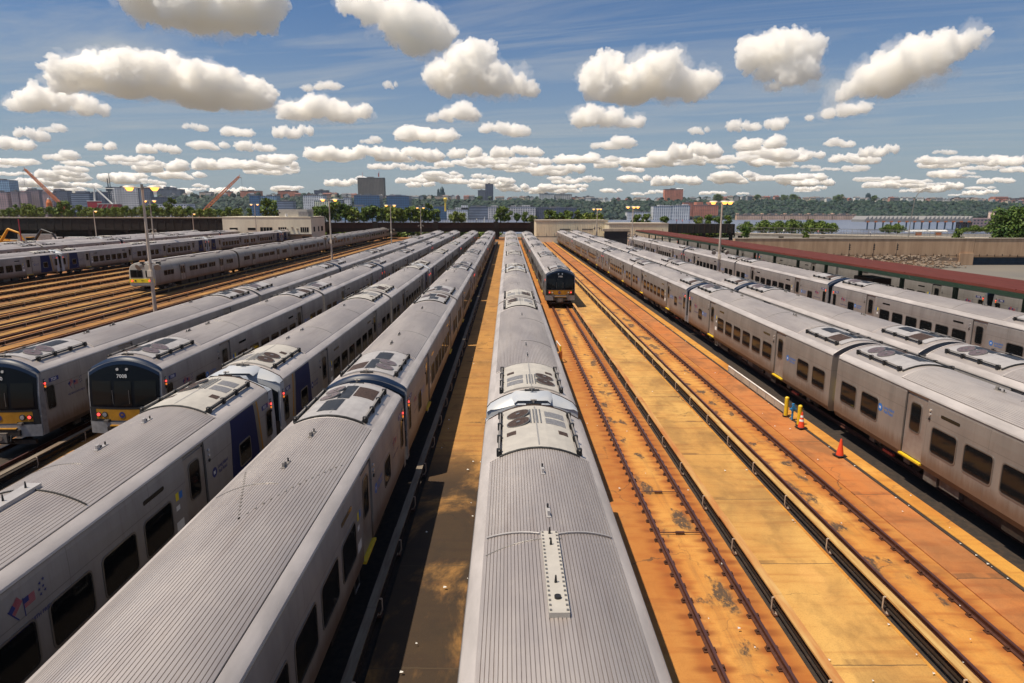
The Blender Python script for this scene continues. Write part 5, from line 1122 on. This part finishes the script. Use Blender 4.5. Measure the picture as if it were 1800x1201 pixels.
def house(px, y, k, v, dz=0):
    x = (px-893)/1150*y; t = thing('house', f'small {k} house among trees on the far ridge', 'house', (x, y, hill_z(x, y)+dz), q.uniform(-.35, .35), f'{k} houses on the far ridge'); put('wall', HMS[k, v][0], t); put('roof', HMS[k, v][1], t)
px = 690.0
while px < 1790:
    if not (1165 < px < 1205 or 940 < px < 1010 or 760 < px < 785 or 835 < px < 870): house(px+q.uniform(-2, 2), q.uniform(1862, 1890), q.choice(('white', 'cream', 'pink brick', 'white', 'cream', 'grey', 'pink brick')), q.randrange(2), q.uniform(0, 3))
    px += q.uniform(6, 13)
for k in range(26): px = q.uniform(300, 690); house(px, q.uniform(1870, 1900), q.choice(('white', 'pink brick', 'cream', 'grey')), q.randrange(2), 1)
FM = {'pinkbrown': facade('f_pinkbrown', (0.408, 0.255, 0.238), (.05, .06, .09), 4.5, 3.4, .5, .5), 'brown': facade('f_brown', (0.289, 0.204, 0.204), (.04, .05, .08), 4.2, 3.3, .5, .5), 'greyblue': facade('f_greyblue', (0.221, 0.255, 0.323), (.03, .05, .09), 60, 3.6, .97, .55), 'dark': facade('f_dark', (0.136, 0.153, 0.204), (.03, .04, .07), 4, 3.4, .6, .5),
 'pale': facade('f_pale', (0.612, 0.578, 0.561), (.05, .06, .09), 5.5, 4.6, .62, .55), 'glass': facade('f_glass', (0.051, 0.153, 0.306), (.015, .05, .12), 5, 3.8, .9, .8, rough=.2), 'glasspale': facade('f_glasspale', (0.272, 0.408, 0.544), (.08, .14, .22), 5, 3.8, .75, .7, rough=.25), 'white': facade('f_white', (0.700, 0.700, 0.700), (.06, .07, .10), 4.2, 3.5, .52, .55), 'gold': facade('f_gold', (0.700, 0.700, 0.476), (.07, .07, .09), 4.0, 3.5, .5, .8),
 'tower': facade('f_tower', (.165, .14, .125), (.06, .055, .055), 4.2, 3.0, .55, .55), 'brick': facade('f_brick', (0.578, 0.204, 0.128), (.10, .06, .06), 4.4, 3.4, .32, .5), 'apt': facade('f_apt', (0.700, 0.700, 0.700), (.05, .10, .17), 5, 3.3, .55, .6), 'town': facade('f_town', (0.612, 0.408, 0.289), (.05, .05, .06), 4, 3.2, .4, .5), 'tan': facade('f_tan', (0.700, 0.510, 0.408), (.1, .09, .09), 4, 3.3, .35, .45), 'navyblock': facade('f_navyblock', (0.076, 0.093, 0.153), (.02, .03, .05), 5, 3.4, .5, .5)}
M['roofgrey'] = mat('roof_grey', (.16, .155, .16), .8); M['copper'] = mat('old_copper', (.02, .05, .06), .6); M['slate'] = mat('slate_roof', (.07, .065, .075), .7)
def block(px0, px1, pt, pb, Y, f, label, steps=(), cat='building', name='apartment_block', dep=None, top=None, group=None):
    A, B = aty(px0, pt, Y), aty(px1, pb, Y); w = B.x-A.x; h = A.z-B.z; dep = dep or max(12, min(30, w*.6)); t = thing(name, label, cat, (A.x, Y, B.z), 0, group); b = MB(); b.box(0, w, 0, dep, -14, h, FM[f])
    for (a, c, e) in steps: b.box(w*a, w*c, .6, dep*.8, h, h*e, FM[f])
    b.build('wall', t); b = MB(); b.box(-.4, w+.4, -.4, dep+.4, h, h+.9, top or M['roofgrey']); b.box(w*.35, w*.6, dep*.3, dep*.7, h+.9, h+3.6, M['roofgrey']); b.build('roof', t); return t
B_ = block
B_(-20, 22, 317, 366, 1560, 'glasspale', 'blue glass tower at the far left edge', dep=30, name='glass_tower'); B_(-30, 17, 338, 374, 1350, 'pinkbrown', 'pinkish brown block at the left edge below the glass tower'); B_(18, 36, 337, 374, 1350, 'brown', 'brown block second from the left edge'); B_(34, 52, 339, 374, 1340, 'pinkbrown', 'pink block with pale windows behind the left crane', ((.2, .7, 1.1),))
B_(46, 73, 334, 374, 1370, 'brown', 'taller brown block behind the left crane', ((.1, .4, 1.08),)); B_(73, 96, 339, 374, 1330, 'pinkbrown', 'pink block right of the left crane cab', ((.1, .5, 1.1),)); B_(93, 122, 336, 374, 1380, 'dark', 'dark grey stepped block behind the crane boom', ((.05, .5, 1.1),)); B_(124, 160, 340, 372, 1340, 'greyblue', 'blue grey banded office block left of the red barge', ((.25, .8, 1.12),), name='office_block'); B_(160, 186, 338, 372, 1360, 'navyblock', 'dark navy block behind the red barge')
B_(185, 246, 330, 372, 1400, 'pale', 'wide pale grid warehouse block behind the tallest lamp', ((.1, .25, 1.04),), dep=40, name='warehouse'); B_(243, 267, 331, 372, 1400, 'dark', 'dark end block joined to the pale grid warehouse'); B_(266, 300, 347, 368, 1480, 'navyblock', 'low navy block between warehouse and wooded hill'); B_(260, 332, 359, 372, 1380, 'pale', 'low pale waterfront block right of the warehouse', name='warehouse')
B_(275, 318, 333, 352, 1930, 'dark', 'brown castle like block on the ridge above the waterfront', ((.05, .2, 1.1), (.3, .45, 1.25), (.6, .7, 1.2))); B_(422, 456, 336, 350, 1930, 'brick', 'red brick block on the ridge right of the right crane'); B_(488, 520, 336, 352, 1940, 'brick', 'long red brick block on the ridge above the glass offices', ((0, .3, 1.05),)); B_(552, 576, 335, 350, 1940, 'navyblock', 'dark block on the ridge above the white apartments'); B_(396, 408, 337, 348, 1930, 'brick', 'small red block on the ridge behind the right crane boom'); B_(350, 372, 338, 350, 1930, 'tan', 'tan block on the ridge left of the right crane')
B_(438, 456, 344, 374, 1520, 'glass', 'blue glass office block left of a pair', name='office_block'); B_(456, 488, 345, 374, 1540, 'glasspale', 'pale blue glass office block right of a pair', name='office_block'); B_(487, 516, 354, 374, 1500, 'greyblue', 'grey blue low block between glass offices and white apartments'); B_(532, 570, 344, 374, 1520, 'white', 'white grid apartment block above the cream building'); B_(552, 582, 353, 374, 1470, 'gold', 'golden fronted apartment block beside the white one'); B_(577, 606, 351, 374, 1560, 'greyblue', 'grey block with white roof structure behind the lamp', top=M['whitepaint']); B_(603, 617, 348, 366, 1560, 'white', 'narrow white grid block left of the dark blue offices')
B_(622, 668, 344, 376, 1480, 'glass', 'dark blue glass office block below the tall tower', ((.1, .95, 1.04),), name='office_block', dep=40); B_(679, 720, 345, 376, 1470, 'glass', 'rounded dark blue glass office block right of its neighbour', ((.1, .85, 1.05),), name='office_block', dep=40); B_(600, 662, 363, 378, 1400, 'glasspale', 'low teal glass building behind the viaduct trees', name='office_block')
tw = B_(628, 676, 313, 348, 1950, 'tower', 'tall wide grey apartment tower dominating the ridge', dep=22); b = MB(); b.tube((14, 8, 60), (14, 8, 72), .5, M['redframe']); b.tube((62, 8, 60), (62, 8, 76), .5, M['redframe']); b.tube((60, 8, 60), (60, 8, 70), 1.2, M['redframe']); b.build('mast', tw)
B_(677, 700, 344, 356, 1900, 'tan', 'tan block just right of the tall grey tower'); B_(853, 867, 324, 350, 1950, 'navyblock', 'slim dark tower on the ridge above the central trains', dep=20); B_(840, 853, 335, 350, 1950, 'dark', 'low dark block left of the slim dark tower'); B_(764, 792, 345, 353, 1880, 'tan', 'long pink low building below the domed church', name='house_row')
B_(948, 974, 341, 358, 1880, 'white', 'white grid block on the ridge above the cream shed', top=M['slate']); B_(975, 1005, 342, 357, 1890, 'pale', 'pale block beside the white grid block on the ridge', ((.4, .5, 1.2),)); B_(1025, 1044, 346, 358, 1890, 'dark', 'dark banded block on the ridge left of a wooded bluff'); B_(1005, 1022, 347, 357, 1890, 'brick', 'small red block on the ridge between two blocks'); B_(1169, 1200, 333, 356, 1940, 'brick', 'red brown apartment tower on the ridge right of centre', ((.0, .25, 1.02), (.75, 1, 1.02)), dep=22)
B_(1149, 1180, 363, 385, 1560, 'apt', 'white and blue waterfront apartments left half', ((.3, .9, 1.1),), dep=30); B_(1181, 1212, 362, 385, 1560, 'apt', 'white and blue waterfront apartments right half', ((.1, .5, 1.06), (.6, .9, 1.12)), dep=30); B_(1202, 1217, 356, 382, 1600, 'brick', 'orange brick tower beside the blue waterfront apartments'); B_(1219, 1262, 361, 382, 1600, 'brick', 'orange brick waterfront block with stepped towers', ((.12, .38, 1.27), (.62, .9, 1.27)), dep=30); B_(1103, 1142, 373, 386, 1560, 'white', 'low white waterfront building right of the second lamp')
for k, (a, c) in enumerate(((1296, 1338), (1340, 1378), (1380, 1420), (1422, 1462), (1464, 1504))): tt = B_(a, c, 378, 388, 1560, 'town', 'row of brown townhouses with dark roofs on the far shore', ((.0, .08, 1.3), (.3, .4, 1.15), (.65, .72, 1.2), (.9, 1, 1.15)), 'townhouses', 'townhouse_row', 14, M['slate'], 'townhouse rows on the far shore')
B_(785, 822, 369, 382, 1520, 'white', 'white stepped waterfront building behind the viaduct railing', ((.4, 1, 1.3), (.7, 1, 1.6))); B_(824, 858, 364, 380, 1560, 'greyblue', 'blue grey waterfront flats right of the stepped white building', ((.1, .4, 1.15), (.6, .9, 1.15))); B_(858, 882, 364, 380, 1560, 'pale', 'pale waterfront flats left of the central trees', ((.2, .7, 1.15),)); B_(893, 942, 364, 380, 1540, 'pale', 'pale waterfront flats above the central train end', ((.1, .3, 1.15), (.5, .8, 1.2))); B_(942, 1013, 366, 380, 1570, 'navyblock', 'long dark waterfront block above the cream shed', ((.05, .3, 1.15), (.5, .9, 1.12))); B_(720, 786, 363, 380, 1560, 'glass', 'low dark blue waterfront block right of the blue offices', name='office_block')
B_(1676, 1697, 348, 360, 1900, 'tan', 'pink tan block on the right part of the ridge'); B_(1697, 1727, 349, 360, 1910, 'brown', 'brown block beside the pink tan one on the ridge'); B_(1750, 1776, 348, 362, 1900, 'brick', 'red block on the ridge near the right edge', ((.0, .8, 1.15),)); B_(1772, 1786, 351, 362, 1880, 'tan', 'pale pink block near the right edge of the ridge'); B_(1785, 1830, 349, 362, 1900, 'brown', 'dark brown block at the right edge of the ridge'); B_(1763, 1830, 372, 392, 1000, 'tan', 'brick river pier building above the large right tree', name='pier_building')
# church with domes
p = aty(774, 347, 1900); t = thing('church', 'dark domed church on the ridge left of the slim tower', 'church', p); b = MB(); b.box(-9, 12, 0, 20, -4, 14, M['copper']); b.build('wall', t)
for x, r, h in ((-6, 3.2, 20), (4.5, 6, 22)):
    b = MB(); b.tube((x, 8, 8), (x, 8, h), r, M['copper'], n=12); b.tube((x, 8, h), (x, 8, h+r*.9), r*1.05, M['copper'], r*.55, n=12); b.tube((x, 8, h+r*.9), (x, 8, h+r*1.5), r*.4, M['copper'], .2, n=8); b.build('dome', t)
p = aty(1527, 352, 1900); t = thing('church', 'dark stepped church tower rising from trees on the right ridge', 'church', p); b = MB(); b.box(-5, 5, 0, 10, -3, 16, M['copper']); b.box(-10, -5, 0, 10, -3, 7, M['copper']); b.box(5, 9, 0, 10, -3, 8, M['copper']); b.build('wall', t); b = MB(); [b.tube((x, 5, 16), (x, 5, 21), 1.6, M['copper'], .3, n=6) for x in (-3.5, 3.5)]; b.tube((0, 5, 16), (0, 5, 20), 3, M['copper'], 1.5, n=6); b.build('spire', t)
p = aty(783, 362, 1500); t = thing('water_tower', 'pale yellow water tower before the wooded hillside', 'water tower', (p.x, 1500, p.z)); b = MB(); b.tube((0, 0, -12), (0, 0, 8), 2.4, M['bollard'], 1.6); b.build('stem', t); b = MB(); b.tube((0, 0, 8), (0, 0, 15), 2.2, M['bollard'], 4.6, n=14); b.tube((0, 0, 15), (0, 0, 18), 4.6, M['bollard'], 2.5, n=14); b.build('tank', t)
# pier shed over the river
Y = 760; A, B = aty(1521, 380, Y), aty(1710, 388, Y); w = B.x-A.x; t = thing('pier_shed', 'long grey pier roof on dark blue columns over the river', 'pier', (A.x, Y, 0)); b = MB(); n = 26; z1, z0 = A.z, B.z
for k in range(n):
    if k == 13: continue
    x = w*k/n; d = w/n; b.raw([(x, 0, z0+1), (x+d*.9, 0, z1), (x+d, 0, z0+1), (x, 30, z0+1), (x+d*.9, 30, z1), (x+d, 30, z0+1)], [(0, 1, 2), (0, 3, 4, 1), (1, 4, 5, 2)], M['greymetal'])
b.box(0, w, -.3, 30, z0-1.6, z0+1.2, M['greymetal']); b.build('roof', t)
for k in range(14):
    x = w*(.03+k*.072); b = MB(); b.tube((x, .5, -12), (x, .5, z0-1.5), .8, M['steelblue'], .8, n=8); b.box(x-1.6, x+1.6, -.8, .3, -3.6, -2.2, M['orange']); b.build('column', t)
b = MB(); b.box(w, w*1.28, -.5, 28, -12, z0+2.5, FM['brown']); b.build('end_building', t)
Y = 420
b = MB(); p = aty(1640, 412, Y)
for k, (px, c, l) in enumerate(((1620, 'whitepaint', 'long white tent row on the quay before the pier'), (1655, 'whitepaint', 'white and orange tents on the quay right of the first row'))):
    p = aty(px, 414, Y); t = thing('market_tent', l, 'tent', (p.x-8, Y, p.z)); b = MB(); b.box(0, 12, 0, 5, 2.0, 2.6, M[c]); b.loft([[(x, 0, 2.6), (x, 2.5, 3.4), (x, 5, 2.6)] for x in (0, 12)], M[c]); b.build('roof', t); b = MB(); [b.tube((x, 0, -4), (x, 0, 2.3), .12, M['greymetal']) for x in (.3, 4, 8, 11.7)]; b.box(4, 8, .1, .6, 0, 2.2, M['orange']); b.build('frame', t)
for px, Yq in ((724, 1100), (820, 1150), (852, 1120), (628, 1000)):
    p = aty(px, 389 if px > 700 else 381, Yq); t = thing('sailing_boat', 'small white sailing boat on the river beyond the viaduct', 'boat', (p.x, Yq, -12.2), 0, 'sailing boats on the river'); b = MB(); b.loft([[(-4, 0, 1), (0, -1.2, 1.2), (4.5, 0, 1.5), (0, 1.2, 1.2)], [(-3.6, 0, -.2), (0, -.6, -.2), (3.6, 0, -.2), (0, .6, -.2)]], M['whitepaint'], close=True); b.face([(-4, 0, 1), (0, -1.2, 1.2), (4.5, 0, 1.5), (0, 1.2, 1.2)], M['whitepaint']); b.build('hull', t); b = MB(); b.tube((.5, 0, 1), (.5, 0, 13), .1, M['greymetal']); b.raw([(.4, .05, 2), (-3.6, .05, 2.2), (.4, .05, 12.5), (.4, -.05, 2), (-3.6, -.05, 2.2), (.4, -.05, 12.5)], [(0, 1, 2), (5, 4, 3)], M['whitepaint']); b.build('sail', t)
# ------------------------------------------------------------------ clouds: closed volumes of water droplets, lit by the sun and sky
cm = bpy.data.materials.new('cloud'); cm.use_nodes = True; cn = cm.node_tree; cn.nodes.clear()
co_ = cn.nodes.new('ShaderNodeOutputMaterial'); cv = cn.nodes.new('ShaderNodeVolumePrincipled'); cn.links.new(cv.outputs[0], co_.inputs['Volume'])
cv.inputs['Color'].default_value = (.998, .993, .982, 1); cv.inputs['Density'].default_value = .036; cv.inputs['Anisotropy'].default_value = .25
cmf = cm.copy(); cmf.name = 'cloud_wisps'; [n for n in cmf.node_tree.nodes if n.type == 'PRINCIPLED_VOLUME'][0].inputs['Density'].default_value = .0030
def ctex(s, d): t = bpy.data.textures.new('puff', 'CLOUDS'); t.noise_scale = s; t.noise_depth = d; return t
BASE = 700.0
ICO = {}
for n_ in (1, 2, 3):
    bm = bmesh.new(); bmesh.ops.create_icosphere(bm, subdivisions=n_, radius=1); ICO[n_] = ([tuple(v.co) for v in bm.verts], [tuple(v.index for v in f.verts) for f in bm.faces]); bm.free()
def cloud_mesh(parts, seed, vox=64, ragged=1.0, fringe=False, kids=16):
    """unit cloud: parts = [(x, z, radius)] in units of cloud height; flat base at z = 0"""
    q = random.Random(seed); cv_, cf_ = [], []
    def ball(c, r, sub=2):
        V, Fc = ICO[sub]; n = len(cv_); cx, cy, cz = c; cv_.extend([(cx+x_*r, cy+y_*r, cz+z_*r if cz+z_*r > .06 else .06+(cz+z_*r-.06)*.18) for x_, y_, z_ in V]); cf_.extend([(a_+n, b_+n, c_+n) for a_, b_, c_ in Fc])
    for x, z, r in parts:
        for k in range(4):
            rr = r*q.uniform(.5, .85); a = q.uniform(0, 6.28); e = q.uniform(-.3, .8); c0 = Vector((x+math.cos(a)*r*.5, math.sin(a)*r*.7, max(rr*.35, z+e*r*.4))); ball(c0, rr, 3)
            if fringe: continue
            for j in range(kids):       # smaller turrets bulging from the sides and top, and again on those
                d = Vector((q.gauss(0, 1), q.gauss(0, 1), q.gauss(.45, .8))).normalized()
                if c0.z+d.z*rr < .12: continue
                r2 = rr*q.uniform(.22, .42); c1 = c0+d*rr*q.uniform(.85, 1.05); ball(c1, r2)
                for g_ in range(3):
                    d2 = (d+Vector((q.gauss(0, .7), q.gauss(0, .7), q.gauss(.2, .6)))).normalized(); ball(c1+d2*r2*.95, r2*q.uniform(.3, .5), 1)
    me = bpy.data.meshes.new('cloud'); me.from_pydata(cv_, [], cf_); o = put('cloud_build', me)
    H = max(v.co.z for v in me.vertices); md = o.modifiers.new('r', 'REMESH'); md.mode = 'VOXEL'; md.voxel_size = H/vox
    for s, k in ((.32, .12), (.12, .11)):
        d = o.modifiers.new('d', 'DISPLACE'); d.texture = ctex(H*s, 3); d.strength = H*k*ragged; d.mid_level = .5; d.texture_coords = 'LOCAL'
    if fringe:
        for s, k in ((.26, .60), (.09, .30)): d = o.modifiers.new('d', 'DISPLACE'); d.texture = ctex(H*s, 4); d.strength = H*k; d.mid_level = .46; d.texture_coords = 'LOCAL'
    md = o.modifiers.new('r2', 'REMESH'); md.mode = 'VOXEL'; md.voxel_size = H/vox
    d = o.modifiers.new('d', 'DISPLACE'); d.texture = ctex(H*.06, 5); d.strength = H*.085*ragged; d.mid_level = .5; d.texture_coords = 'LOCAL'
    dg = bpy.context.evaluated_depsgraph_get(); out = bpy.data.meshes.new_from_object(o.evaluated_get(dg)); bpy.data.objects.remove(o)
    out.materials.clear(); out.materials.append(cmf if fringe else cm)
    for p in out.polygons: p.use_smooth = True
    xs_ = [v.co.x for v in out.vertices]; zs = [v.co.z for v in out.vertices]; return out, (min(xs_), max(xs_), min(zs), max(zs))
def set_cloud(mesh, bb, px0, px1, pt, pb, label, base=BASE, name='cloud'):
    d = ray((px0+px1)/2, pb); s = (base-CH)/d.z; c = Vector((0, 0, CH))+d*s; u = s*math.hypot(F, 231)/F*1.0
    horiz = math.hypot(d.x, d.y)*s; W_ = (px1-px0)/1150*horiz*.97*(F/math.hypot(F, (px0+px1)/2-893)) ; e0 = math.atan2(d.z, math.hypot(d.x, d.y)); d2 = ray((px0+px1)/2, pt); e1 = math.atan2(d2.z, math.hypot(d2.x, d2.y)); H_ = horiz*(math.tan(e1)-math.tan(e0))
    o = put(name, mesh, None, c, -math.atan2(d.x, d.y)); sx = W_/(bb[1]-bb[0]); sz = H_/(bb[3]-bb[2]); sy = math.sqrt(sx*sz)
    o.scale = (sx, sy, sz); M_ = Matrix.Rotation(-math.atan2(d.x, d.y), 3, 'Z'); o.location = c-M_ @ Vector(((bb[0]+bb[1])/2*sx, 0, bb[2]*sz)); tag(o, label, None, None, 'structure'); return o
BIG = [
 ((115, 485, 80, 190), [(-1.4, .45, .3), (-1.1, .55, .38), (-.7, .5, .5), (-.3, .55, .5), (.1, .5, .5), (.5, .42, .5), (.9, .35, .42), (1.25, .28, .32)], 'widest white cumulus cloud at upper left'),
 ((25, 186, 145, 203), [(-1.2, .25, .3), (-.6, .45, .5), (0, .5, .5), (.6, .4, .45), (1.1, .25, .3)], 'smaller cumulus cloud below the widest one'),
 ((487, 655, 160, 216), [(-1.1, .35, .45), (-.5, .45, .5), (.1, .4, .5), (.7, .3, .4), (1.2, .4, .35)], 'cumulus cloud right of the widest one'),
 ((528, 605, 140, 163), [(-.6, .3, .35), (0, .4, .45), (.6, .5, .4)], 'small puff above the cumulus cloud'),
 ((742, 950, 66, 173), [(-.6, .3, .4), (-.3, .55, .45), (0, .7, .35), (.1, .35, .45), (.5, .3, .35), (.85, .25, .28), (1.15, .12, .2)], 'tall cumulus cloud at upper centre'),
 ((600, 806, -10, 100), [(-.9, .85, .22), (-.55, .75, .3), (-.2, .62, .36), (.2, .5, .42), (.5, .45, .42), (.35, .2, .3)], 'slanting cloud reaching the top edge'),
 ((215, 505, -90, 62), [(-.9, .5, .45), (-.4, .35, .5), (.2, .3, .5), (.7, .4, .45)], 'dark grey based cloud cut by the top edge'),
 ((1015, 1262, 80, 182), [(-1.0, .65, .36), (-.6, .5, .46), (-.2, .42, .46), (.15, .6, .5), (.5, .4, .42), (.9, .35, .3), (1.15, .42, .2)], 'bright cumulus cloud with a heart shaped top'),
 ((1290, 1442, 38, 162), [(-.4, .68, .34), (0, .72, .34), (.35, .68, .32), (.42, .35, .26), (-.2, .4, .22), (.1, .25, .2), (-.1, .05, .12)], 'ragged cloud at the upper right'),
 ((1478, 1708, 52, 172), [(-.9, .14, .2), (-.55, .3, .32), (-.15, .42, .4), (.25, .52, .4), (.6, .68, .3), (.9, .85, .16), (1.1, .92, .08)], 'slanting leaf shaped cloud at the upper right'),
 ((1417, 1528, 178, 211), [(-1.2, .2, .22), (-.5, .35, .35), (.2, .5, .45), (.8, .5, .4)], 'thin cloud below the leaf shaped one'),
 ((1000, 1135, 180, 228), [(-.9, .5, .5), (-.4, .5, .5), (.1, .4, .42), (.6, .25, .35), (1.1, .25, .3)], 'long low cloud at centre right'),
 ((748, 848, 175, 216), [(-.9, .2, .22), (-.3, .4, .4), (.2, .5, .5), (.7, .35, .35)], 'small cumulus below the tall central cloud'),
]
for i, (bx, parts, l) in enumerate(BIG):
    me, bb = cloud_mesh(parts, 40+i, 130 if i in (0, 7, 9, 4, 5, 8, 6) else 90); o_ = set_cloud(me, bb, *bx[:2], bx[2], bx[3], l, 900 if i == 6 else BASE)
    fm_, fb_ = cloud_mesh(parts, 40+i, 56, 1.0, True); f_ = put('wisps', fm_, o_)
VARC = [cloud_mesh([(-.2*nn+.4*k, .22+.3*q2.random(), q2.uniform(.22, .5)) for k in range(nn)], 90+j, 60, kids=9) for j, nn, q2 in ((j, (3, 4, 5, 7, 4, 6, 3, 5, 8, 4)[j], random.Random(j)) for j in range(10))]
SM_ = [(690, 812, 218, 252), (840, 934, 212, 242), (1036, 1122, 238, 264), (1288, 1380, 236, 266), (1172, 1270, 246, 282), (1208, 1248, 221, 238), (1274, 1338, 206, 233), (1342, 1386, 203, 230), (1447, 1502, 241, 261), (1510, 1576, 252, 278), (0, 62, 238, 266), (30, 86, 222, 250), (72, 118, 216, 234), (153, 204, 247, 266), (244, 318, 250, 272), (330, 404, 246, 265), (412, 486, 245, 268), (452, 525, 268, 290), (536, 676, 252, 284), (480, 552, 216, 246), (388, 450, 221, 242), (322, 366, 215, 232), (632, 674, 238, 254), (784, 850, 256, 280), (860, 958, 254, 278), (672, 700, 140, 158), (192, 228, 280, 290), (98, 148, 294, 310), (1612, 1650, 272, 290), (1650, 1690, 274, 292), (1732, 1800, 270, 294), (1640, 1680, 262, 273), (80, 140, 262, 284)]
q = random.Random(77)
for k in range(135):
    yb = 345-62*q.random()**1.15; sc_ = (369-yb)/60; w_ = q.uniform(28, 105)*(.55+sc_*.5); x = q.uniform(-20, 1820); SM_.append((x-w_/2, x+w_/2, yb-w_*q.uniform(.14, .30), yb))
for k, bx in enumerate(SM_):
    me, bb = VARC[(k*7) % 10 if (bx[1]-bx[0])/max(1, bx[3]-bx[2]) < 4.2 else (3, 5, 8)[k % 3]]; set_cloud(me, bb, bx[0], bx[1], bx[2], bx[3], 'small flat bottomed cumulus cloud low over the horizon', BASE)
# ------------------------------------------------------------------ the air between the yard and the far bank
hm_ = bpy.data.materials.new('haze'); hm_.use_nodes = True; hn = hm_.node_tree; hn.nodes.clear(); ho = hn.nodes.new('ShaderNodeOutputMaterial'); hv = hn.nodes.new('ShaderNodeVolumePrincipled'); hn.links.new(hv.outputs[0], ho.inputs['Volume'])
hv.inputs['Color'].default_value = (.80, .90, 1, 1); hv.inputs['Density'].default_value = .00004; hv.inputs['Anisotropy'].default_value = .2
mb = MB(); mb.box(-2600, 2600, -450, 2900, -19, 140, hm_); tag(mb.build('haze'), kind='stuff')
